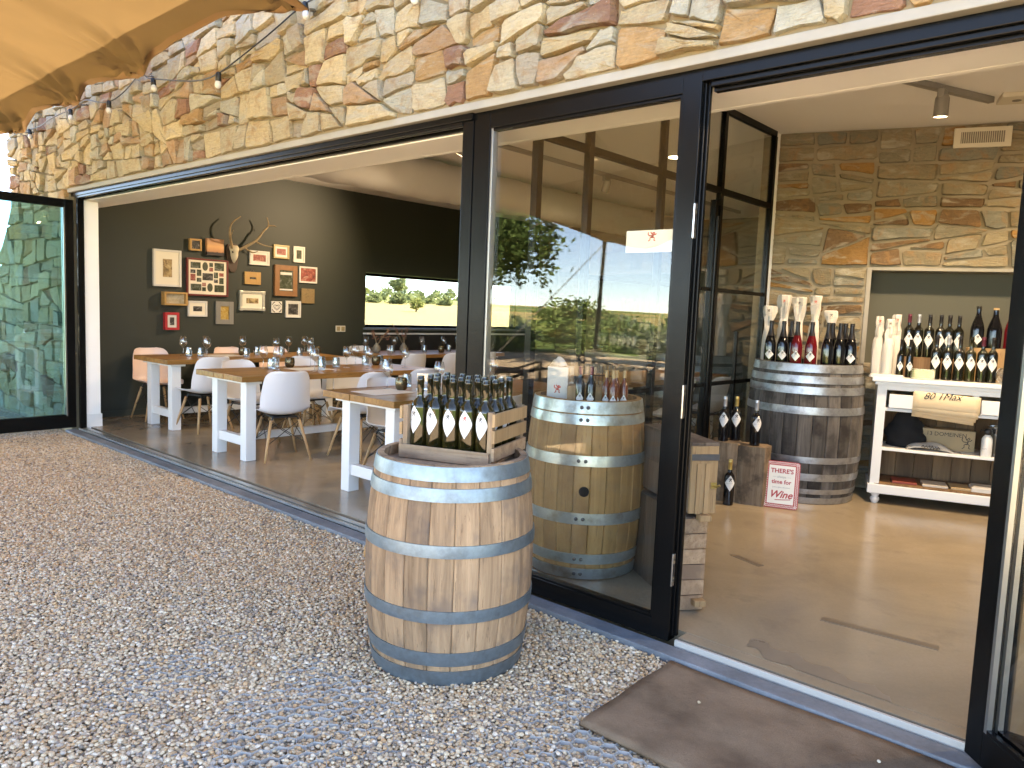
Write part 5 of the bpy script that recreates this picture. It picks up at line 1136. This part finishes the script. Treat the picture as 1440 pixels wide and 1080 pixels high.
# ---- bottles on the grey barrel
GB = Vector((-2.366, 6.425, 0)); GZ = ZF+1.125-.0445
def ong(a, o_, z=GZ): p = GB+BD*a+BN*o_; return (p.x, p.y, z)
CH = dict(kind='champagne', h=.375, r=.0475)
sk = bottle('black sparkling wine bottle with diamond label on the grey barrel', **CH, glass='bottle_black', foil='foil_black', lab=('diamond', .075, .082, .085), ang=-90, foil_h=.66, group='sparkling bottles with labels on the grey barrel')
sk.location = ong(-.30, -.14); sk.rotation_euler = (0, 0, CA)
sk['label'] = 'black sparkling bottle with diamond label at the partition end of the grey barrel'
for a, o_, lb in ((-.20, -.16, 'black sparkling bottle with diamond label between its twin and the rose bottles'), (.32, -.10, 'black sparkling bottle with diamond label at the cabinet end of the grey barrel')): dup(sk, ong(a, o_), CA+.1, lb)
sn = bottle('black sparkling wine bottle without a paper label on the grey barrel', **CH, glass='bottle_black', foil='foil_black', lab=None, foil_h=.66, group='sparkling bottles without labels on the grey barrel'); sn.location = ong(-.145, -.04)
for a, o_ in ((.145, -.20), (.235, -.15), (.175, -.06), (.27, -.03)): dup(sn, ong(a, o_), CA)
rs_ = bottle('red tinted sparkling rose bottle with diamond label on the grey barrel', **CH, glass='bottle_rose', foil='foil_black', lab=('diamond', .075, .082, .085), ang=-90, foil_h=.70, group='rose bottles on the grey barrel'); rs_.location = ong(-.09, -.20); rs_.rotation_euler = (0, 0, CA); dup(rs_, ong(.022, -.21), CA)
for k, (a, o_, h) in enumerate(((-.335, .0, .50), (-.225, .12, .60), (-.105, .13, .585), (.025, .12, .60), (.155, .16, .48))): wrapped(('short tissue wrapped bottle at the partition end of the grey barrel', 'tall tissue wrapped bottle with black lion behind the unlabelled bottle on the grey barrel', 'tissue wrapped bottle behind the rose bottles, nearer the partition', 'tall tissue wrapped bottle behind the rose bottles, nearer the cabinet', 'shortest tissue wrapped bottle behind the plain sparkling bottles on the grey barrel')[k], ong(a, o_), h, .060, k+2, None)
# ---- stump blocks with bottles, and one bottle on the floor
def stump(label, loc, w, d, h, seed):
    rr_ = random.Random(seed); n = 22; g = MB(); rad_ = [1+.10*math.sin(2*PI*j/n*2+seed)+rr_.uniform(-.05, .05) for j in range(n)]
    for i in range(5):
        for j in range(n):
            a = 2*PI*j/n; c, s_ = math.cos(a), math.sin(a); e = (abs(c)**4+abs(s_)**4)**-.25; q = rad_[j]*(1+.015*math.sin(i*1.3+j)); g.v.append((w/2*c*e*q, d/2*s_*e*q, h*i/4+(rr_.uniform(-.002, .002) if i == 4 else 0)))
        if i:
            for j in range(n): g.f.append(((i-1)*n+j, (i-1)*n+(j+1) % n, i*n+(j+1) % n, i*n+j))
    g.f += [tuple(reversed(range(n))), tuple(4*n+j for j in range(n))]
    return tag(g.build('wood_stump', 'stump_wood', smooth=R(35), loc=loc, rz=CA), label, 'stump')
stump('weathered grey brown wood block under two bottles with silver and gold necks', (-2.70, 5.72, ZF), .215, .24, .475, 3); stump('weathered split wood block beside the red wine sign', (-2.485, 5.75, ZF), .225, .24, .465, 8)
def stb(lb, x, y, z, fo, ang): o_ = bottle(lb, h=.36, r=.040, glass='bottle_black', foil=fo, lab=('diamond', .088, .125, .165), ang=-90, foil_h=.78); o_.location = (x, y, z); o_.rotation_euler = (0, 0, ang)
stb('dark wine bottle with silver neck on the wood block by the partition', -2.715, 5.66, ZF+.474, 'foil_silver', .30); stb('dark wine bottle with gold neck on the wood block by the partition', -2.665, 5.765, ZF+.474, 'foil_gold', .55); stb('dark wine bottle with silver neck on the wood block beside the grey barrel', -2.48, 5.73, ZF+.464, 'foil_silver', .85)
stb('dark wine bottle with gold neck standing on the floor before the wood blocks', -2.575, 5.53, ZF, 'foil_gold', .62)
# ---- tin sign
ts = thing('wine_sign', "red and cream tin sign reading there's always time for wine, leaning on the grey barrel", 'sign', (-2.245, 5.735, ZF+.003), CA)
ts.rotation_euler = (R(-9), 0, CA)
SW, SH = .262, .365
g = MB(); prf = []
for cx_, cz_, a0 in ((SW/2-.02, .02, -90), (SW/2-.02, SH-.02, 0), (-SW/2+.02, SH-.02, 90), (-SW/2+.02, .02, 180)):
    for k in range(5): a = R(a0+k*22.5); prf.append((cx_+.02*math.cos(a), cz_+.02*math.sin(a)))
n = len(prf); g.add([(a, 0, b) for a, b in prf]+[(a, .006, b) for a, b in prf], [tuple(range(n)), tuple(range(2*n-1, n-1, -1))]+[(i, n+i, n+(i+1) % n, (i+1) % n) for i in range(n)]); g.build('plate', 'tin_red', ts)
pl = MB().bb(-SW/2+.034, SW/2-.034, -.0016, .001, .034, SH-.034).build('panel', 'tin_cream', ts)
g = MB(); f_ = lambda u, v: (u, -.0012, v)
for q in (.010, .022):      # zigzag border
    nx, nz = 26, 38
    for zz in (q, SH-q): ribbon([(-SW/2+.012+(SW-.024)*i/nx, zz+(.0035 if i % 2 else -.0035)) for i in range(nx+1)], .0036, f_, g)
    for xx in (-SW/2+q, SW/2-q): ribbon([(xx+(.0035 if i % 2 else -.0035), .012+(SH-.024)*i/nz) for i in range(nz+1)], .0036, f_, g)
g.build('zigzag_border', 'tin_cream', ts)
for body, size, z, m_, sh_, bd in (("THERE'S", .047, .288, 'tin_red', 0, .0014), ('— always —', .026, .243, 'ink_grey', 0, 0), ('time for', .044, .203, 'tin_red', 0, .0012), ('(just a glass of) some', .0155, .162, 'ink_grey', 0, 0), ('Wine', .076, .105, 'tin_red', .35, .002)): text(body, size, m_, ts, (0, -.0024, z), (PI/2, 0, 0), shear=sh_, bold=bd)
g = MB(); ribbon([(-.04, .062), (.02, .067), (.075, .074)], .006, lambda u, v: (u, -.0024, v), g); g.build('underline', 'tin_red', ts)

# ---- crates beside the doorway
KA = math.atan2(-.454, .635)
c1 = thing('wine_crate', 'dark plank crate standing on end beside the doorway post', 'crate', (-2.26, 3.66, ZF), KA)
def k1(x0, x1, y0, y1, z0, z1, name='plank', mat='crate_dark', par=None): return MB().bb(x0, x1, y0, y1, z0, z1).build(name, mat, par or c1, bev=.002)
for i in range(4): k1(.0+i*.15, .145+i*.15, 0, .014, .0, .47)
for i in range(6): k1(.602, .622, -.002+0*i, .125, .004+i*.078, .078+i*.078, 'end_board', 'crate_wood')
k1(0, .60, .015, .11, .452, .47, 'top_board'); k1(0, .60, .015, .11, 0, .018, 'bottom_board'); k1(-.002, .015, .014, .11, .02, .45, 'end_board'); k1(0, .60, .111, .124, 0, .47, 'plank')
for z in (.035, .465): k1(.622, .67, .06, .12, z, z+.03, 'batten', 'crate_light')
c2 = thing('wine_crate', 'pale wooden wine box with iron strap and latch on top of the dark plank crate', 'crate', (-2.225, 3.655, ZF+.497), KA)
def k2(x0, x1, y0, y1, z0, z1, name='board', mat='crate_dark', par=None): return MB().bb(x0, x1, y0, y1, z0, z1).build(name, mat, par or c2, bev=.002)
k2(0, .585, 0, .016, .0, .17); k2(0, .585, 0, .016, .172, .335); k2(0, .585, .12, .136, 0, .335); k2(-.001, .015, .016, .12, 0, .335); k2(.0, .585, .016, .12, .0, .014, 'bottom'); k2(0, .60, -.004, .065, .336, .352, 'lid', 'crate_dark'); k2(0, .60, .067, .14, .336, .352, 'lid', 'crate_dark')
e_ = k2(.586, .602, -.002, .138, .0, .335, 'end_panel', 'crate_light'); k2(.602, .610, -.004, .14, .265, .295, 'iron_strap', 'iron_strap', e_)
for y in (.025, .07): k2(.602, .612, y, y+.022, .0, .25, 'batten', 'crate_light', e_)
MB().tube([(.60, .12, .14), (.635, .12, .14), (.648, .13, .15)], .006, 6).build('latch', 'brass', e_); MB().bb(.602, .608, .105, .135, .125, .155).build('latch_plate', 'brass', e_)

# ---- things on the honey barrel behind the glass
HB = Vector((-2.535, 3.53, ZF+.94))
t_ = thing('gift_bag', 'white paper gift bag with a red lion on the honey coloured barrel', 'bag', HB+Vector((-.16, -.08, 0)), .55); MB().bb(-.06, .06, -.04, .04, 0, .20).build('bag_body', 'tissue', t_, bev=.004); g = MB(); f_ = lambda u, v: (u, -.0412, .07+v)
for st in LION: ribbon([(p[0]*.06, p[1]*.06) for p in st], .006, f_, g)
g.build('lion_emblem', 'ink_red', t_); MB().grid(lambda a, b: (-.055+.11*a, -.035+.07*b+.01*math.sin(9*a), .20+.06*math.sin(PI*a)*(.5+.5*math.sin(5*b+7*a))), 10, 6).build('tissue_top', 'tissue', t_, smooth=R(20))
t_ = thing('wine_box', 'plain pale wooden box on the honey coloured barrel', 'box', HB+Vector((.0, .0, 0)), .62)
for a in ((-.12, .12, -.075, -.065), (-.12, .12, .065, .075), (-.12, -.11, -.065, .065), (.11, .12, -.065, .065)): MB().bb(a[0], a[1], a[2], a[3], 0, .10).build('side_board', 'crate_light', t_)
MB().bb(-.11, .11, -.065, .065, 0, .01).build('bottom_board', 'crate_light', t_)
am = bottle('small amber bottle with a tan stopper on the honey coloured barrel', 'slim', .20, .024, 'bottle_amber', 'cork_tan', ('diamond', .04, .06, .06), group='amber bottles on the honey barrel', ang=-90); am.location = HB+Vector((.135, -.02, 0)); am.rotation_euler = (0, 0, .5)
for dx_, dy_ in ((.165, .035), (.19, -.03), (.125, .06), (.20, .06)): dup(am, HB+Vector((dx_, dy_, 0)), .6)
dk = bottle('small dark bottle on the honey coloured barrel beside the box', 'slim', .22, .026, 'bottle_dark', 'foil_wine', ('diamond', .045, .07, .065), group='small dark bottles on the honey barrel', ang=-90); dk.location = HB+Vector((.095, -.11, 0)); dk.rotation_euler = (0, 0, .5); dup(dk, HB+Vector((.05, -.15, 0)), .6)
t_ = thing('leaflet_rack', 'dark wire leaflet rack on the honey coloured barrel', 'rack', HB+Vector((-.02, .16, 0)), .5)
for k in range(9): MB().cyl((-.08+k*.02, 0, 0), (-.08+k*.02, 0, .22), .002, n=5).build('wire', 'wire_black', t_)
for z in (.01, .08, .15, .22): MB().cyl((-.08, 0, z), (.08, 0, z), .003, n=5).build('wire', 'wire_black', t_)
MB().bb(-.085, .085, -.03, .05, 0, .004).build('rack_base', 'wire_black', t_)
# ---- paper sign on the fixed glass
pg = thing('paper_sign', 'cream paper sign with a red lion stuck inside the fixed glass panel', 'sign', (-1.865, YF+.0445, 1.842)); MB().bb(-.137, .127, 0, .0012, -.050, .050).build('sheet', 'cream_sign', pg); g = MB(); f_ = lambda u, v: (u, -.0002, v)
for st in LION: ribbon([(p[0]*.07-.0, p[1]*.055+.017) for p in st], .0055, f_, g)
g.build('lion_emblem', 'ink_red', pg); g = MB(); ribbon(scrawl(-.035, .035, -.035, -.018, 14, .0035), .0018, f_, g); g.build('script_lettering', 'ink_grey', pg)
# ---- door mat
g = MB(); mp_ = [(-1.555, 2.19), (-.62, 2.19-.02), (-.33, 2.86), (-1.545, 2.862)]; NQ = 30
def matf(a, b):
    p = [Vector((*q, 0)) for q in ((-1.53, 2.175), (-.30, 2.16), (-.36, 2.866), (-1.545, 2.862))]; q = p[0].lerp(p[1], a).lerp(p[3].lerp(p[2], a), b); return (q.x, q.y, .012+.004*math.sin(7*a+3*b)+.003*math.sin(13*b))
g.grid(matf, NQ, 20); mt = tag(g.build('door_mat', 'coir_mat', smooth=True), 'worn brown coir door mat on the gravel before the shop threshold', 'door mat'); sm = mt.modifiers.new('thick', 'SOLIDIFY'); sm.thickness = .016; sm.offset = -1

# ================================================================== beyond the terrace: seen in the glass and through the window
def leaf_cloud(n, fn, size, seed, jitter=.5):
    rr_ = np.random.default_rng(seed); P = fn(rr_, n); d = rr_.normal(size=(n, 3)); d /= np.linalg.norm(d, axis=1)[:, None]; e = rr_.normal(size=(n, 3)); e -= d*(e*d).sum(1)[:, None]; e /= np.linalg.norm(e, axis=1)[:, None]
    s_ = size*rr_.uniform(1-jitter, 1+jitter, n)[:, None]; V = np.stack([P, P+d*s_*.5+e*s_*.28, P+d*s_, P+d*s_*.5-e*s_*.28], 1).reshape(-1, 3); g = MB(); g.v = [tuple(p) for p in V.tolist()]; g.f = [(4*i, 4*i+1, 4*i+2, 4*i+3) for i in range(n)]; return g
def crown_pts(rx, ry, rz, nc, spread):
    def fn(r, n):
        a = r.normal(size=(nc, 3)); a /= np.linalg.norm(a, axis=1)[:, None]; c = a*r.uniform(.35, 1, nc)[:, None]**.5*np.array([rx, ry, rz])*.85
        k = r.integers(0, nc, n); return c[k]+r.normal(size=(n, 3))*spread*np.array([1, 1, .75])
    return fn
def tree(name, label, loc, h, rx, rz, n, ls, lm, seed, group, trunk_r=.2, clear=.25, cat='tree'):
    t_ = thing(name, label, cat, loc, 0, group); rr_ = random.Random(seed); cz = h-rz
    g = MB(); g.tube([(0, 0, -.2), (.05, .02, h*clear), (.0, .1, cz), (.1, .0, h*.88)], [trunk_r, trunk_r*.8, trunk_r*.5, trunk_r*.1], 8)
    for k in range(7):
        a = rr_.uniform(0, 6.28); q = rr_.uniform(clear, .7)*h; g.tube([(0, 0, q), (rx*.4*math.cos(a), rx*.4*math.sin(a), q+rz*.35), (rx*.8*math.cos(a), rx*.8*math.sin(a), q+rz*.6)], [trunk_r*.4, trunk_r*.25, .02], 6)
    g.build('trunk', 'bark', t_, smooth=True)
    c_ = leaf_cloud(n, crown_pts(rx, rx, rz, 26, rx*.17), ls, seed).build('crown', lm, t_); c_.location = (0, 0, cz); return t_
# shade tree whose low branches hang behind the tent edge
t_ = tree('shade_tree', 'big shade tree with hanging leafy branches beyond the tent pole', (-16.7, -10.6, -.03), 8.0, 3.4, 2.9, 9000, .20, 'leaf_dark', 5, 'trees beyond the terrace', .22, .3)
def hang(r, n):
    k = r.integers(0, 34, n); a = r.uniform(0, 6.28, 34); q = r.uniform(.3, 1, 34)*3.2; L_ = r.uniform(.8, 2.4, 34); f = r.uniform(0, 1, n); return np.stack([q[k]*np.cos(a[k])+r.normal(size=n)*.16, q[k]*np.sin(a[k])+r.normal(size=n)*.16, 4.3-f*L_[k]], 1)
leaf_cloud(5200, hang, .17, 8).build('hanging_branches', 'leaf_dark', t_)
# bushes along the yard edge
bsh = []
for k, (lm, nm) in enumerate((('leaf_mid', 'mid green'), ('leaf_light', 'pale green'), ('leaf_silver', 'silvery'), ('leaf_mid', 'deep green'))): bsh.append((leaf_cloud(2600, crown_pts(1.5, 1.3, 1.1, 24, .26), .17, 30+k).mesh('bush', lm), nm))
spots = [(-19.5, -15.8, 0, 1.0), (-17.0, -17.0, 0, 1.1), (-21.5, -13.0, 0, 1.2), (-14.2, -18.3, 2, 1.2), (-11.8, -19.0, 2, 1.25), (-9.6, -19.0, 3, 1.35), (-23.5, -10.5, 3, 1.1), (-26.0, -8.0, 1, 1.2), (-7.0, -20.0, 3, 1.5), (-13.0, -21.5, 1, 1.5), (-17.5, -21.0, 3, 1.4), (-22.5, -18.5, 1, 1.4), (-27, -14.5, 0, 1.4), (-4.0, -20.0, 2, 1.5), (-16.0, -25.0, 0, 1.9), (-30, -20, 3, 2.0), (-24, -26, 0, 2.2)]
cntb = {}
for x, y, k, s_ in spots:
    me, nm = bsh[k]; cntb[k] = cntb.get(k, 0)+1
    t_ = tag(obj('bush', me), f'{nm} leafy bush at the edge of the yard reflected in the glass', 'bush', f'{nm} bushes at the yard edge'); s_ *= .54; t_.location = (x, y, .75*s_+land_h(x, y)); t_.scale = (s_*1.7, s_*1.7, s_); t_.rotation_euler = (0, 0, x*1.7)
# far trees and hedgerows: a few shared crowns
fm = []
for k, lm in enumerate(('leaf_far_hazed', 'leaf_far_hazed', 'leaf_light')): fm.append((leaf_cloud(1500, crown_pts(3.2, 3.2, 3.0, 22, .55), .75, 50+k).mesh('crown', lm), MB().tube([(0, 0, -5), (.1, 0, -2), (0, .1, 1)], [.4, .3, .1], 7).mesh('trunk', 'bark')))
def far_tree(x, y, s_, k, lb, gp, low=0.0, sx=1.0):
    t_ = thing('field_tree', lb, 'tree', (x, y, land_h(x, y)+(4.2-low)*s_), x*.9, gp); t_.scale = (s_*sx, s_*sx, s_); obj('crown', fm[k][0], t_); obj('trunk', fm[k][1], t_)
def polar(az, d): a = R(az); return -math.sin(a)*d, math.cos(a)*d          # azimuth from +Y towards -X
def hedgerow(az0, az1, d, hh, n, seed, lb):
    def fn(r, m):
        a = np.radians(r.uniform(az0, az1, m)); q = d+r.normal(size=m)*1.2+3*np.sin(a*40); x, y = -np.sin(a)*q, np.cos(a)*q
        top = hh*(.55+.25*np.sin(a*170)+.2*np.sin(a*311+1)); z = np.array([land_h(u, w) for u, w in zip(x, y)])+r.uniform(0, 1, m)**.7*top; return np.stack([x, y, z], 1)
    tag(leaf_cloud(n, fn, .8, seed).build('hedgerow', 'leaf_far_hazed'), lb, 'hedge')
hedgerow(36, 70, 176, 2.6, 2600, 91, 'haze-paled hedgerow along the crest beyond the picture window'); hedgerow(47, 62, 124, 2.2, 1500, 92, 'bushy hedgerow across the field beyond the picture window')
lbw = 'far field tree seen through the picture window'
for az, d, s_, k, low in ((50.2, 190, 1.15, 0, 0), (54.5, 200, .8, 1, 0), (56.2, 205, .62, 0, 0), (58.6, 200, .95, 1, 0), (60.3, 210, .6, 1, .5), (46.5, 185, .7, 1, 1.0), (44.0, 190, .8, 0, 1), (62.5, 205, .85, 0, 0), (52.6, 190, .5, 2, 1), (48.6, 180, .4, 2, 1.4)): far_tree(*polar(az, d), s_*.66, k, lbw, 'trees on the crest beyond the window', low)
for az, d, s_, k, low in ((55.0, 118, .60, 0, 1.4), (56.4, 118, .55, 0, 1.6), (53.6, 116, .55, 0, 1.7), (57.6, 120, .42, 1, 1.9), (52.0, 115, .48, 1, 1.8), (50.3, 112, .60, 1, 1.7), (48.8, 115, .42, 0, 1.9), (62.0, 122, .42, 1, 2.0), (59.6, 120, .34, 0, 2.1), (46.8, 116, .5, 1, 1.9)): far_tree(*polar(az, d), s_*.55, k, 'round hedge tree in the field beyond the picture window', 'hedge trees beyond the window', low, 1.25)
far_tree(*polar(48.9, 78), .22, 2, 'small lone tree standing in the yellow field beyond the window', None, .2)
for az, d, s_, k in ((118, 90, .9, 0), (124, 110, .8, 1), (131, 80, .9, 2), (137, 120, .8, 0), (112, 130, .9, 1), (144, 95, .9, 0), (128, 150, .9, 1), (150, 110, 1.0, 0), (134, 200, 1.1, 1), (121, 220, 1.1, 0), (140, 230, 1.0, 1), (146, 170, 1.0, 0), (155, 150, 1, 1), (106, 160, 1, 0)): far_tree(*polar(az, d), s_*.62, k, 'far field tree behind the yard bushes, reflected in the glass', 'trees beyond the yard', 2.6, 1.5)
# ---- terrace furniture mirrored in the glass
def armchair(label):
    t_ = thing('terrace_armchair', label, 'chair', group='dark metal armchairs on the terrace')
    MB().lathe([(.0005, .0), (.22, 0), (.225, .012), (.21, .018), (.0005, .02)], 20, (0, 0, .44)).build('seat', 'outdoor_chair', t_)
    MB().tube(crom([(.16, -.27, .66), (.0, -.28, .68), (-.2, -.20, .76), (-.27, 0, .80), (-.2, .20, .76), (.0, .28, .68), (.16, .27, .66)], 6), .018, 8).build('arm_rail', 'outdoor_chair', t_, smooth=True)
    for s_ in (-1, 1): MB().bar((-.23, s_*.06, .45), (-.265, s_*.07, .79), .05, .012, (1, 0, 0)).build('back_slat', 'outdoor_chair', t_); MB().tube([(.15, s_*.17, .45), (.16, s_*.27, .655)], .014, 7).build('arm_post', 'outdoor_chair', t_)
    for a, b in ((.2, .2), (.2, -.2), (-.2, .2), (-.2, -.2)): MB().tube([(a*.8, b*.8, .445), (a*1.2, b*1.2, 0)], [.016, .012], 8).build('leg', 'outdoor_chair', t_)
    return t_
def ttable(label, loc): 
    t_ = thing('terrace_table', label, 'table', loc, .1)
    for k in range(6): MB().bb(-.60, .60, -.36+k*.12, -.245+k*.12, .72, .745).build('slat', 'crate_dark', t_, bev=.003)
    for a in (-.5, .5):
        for b in (-.28, .28): MB().bb(a-.03, a+.03, b-.03, b+.03, 0, .72).build('leg', 'outdoor_chair', t_)
ac = armchair('dark metal armchair with curved arms at the terrace table near the tent pole'); ac.location = (-7.0, -2.1, -.004); ac.rotation_euler = (0, 0, 2.2)
dup(ac, (-6.2, -1.45, -.004), 3.6, 'dark metal armchair with curved arms nearest the glass')
ttable('slatted dark wood table on the open terrace', (-6.9, -1.2, -.004))
ttable('slatted dark wood table at the back of the terrace', (-6.6, -4.6, -.004))
for i, (x, y, rz) in enumerate(((-7.4, -4.4, 0), (-5.9, -4.5, 3.1), (-6.6, -5.3, 1.6), (-6.7, -3.9, -1.6))): dup(ac, (x, y, -.004), rz, 'dark metal armchair around the table at the back of the terrace', 'armchairs around the back table')
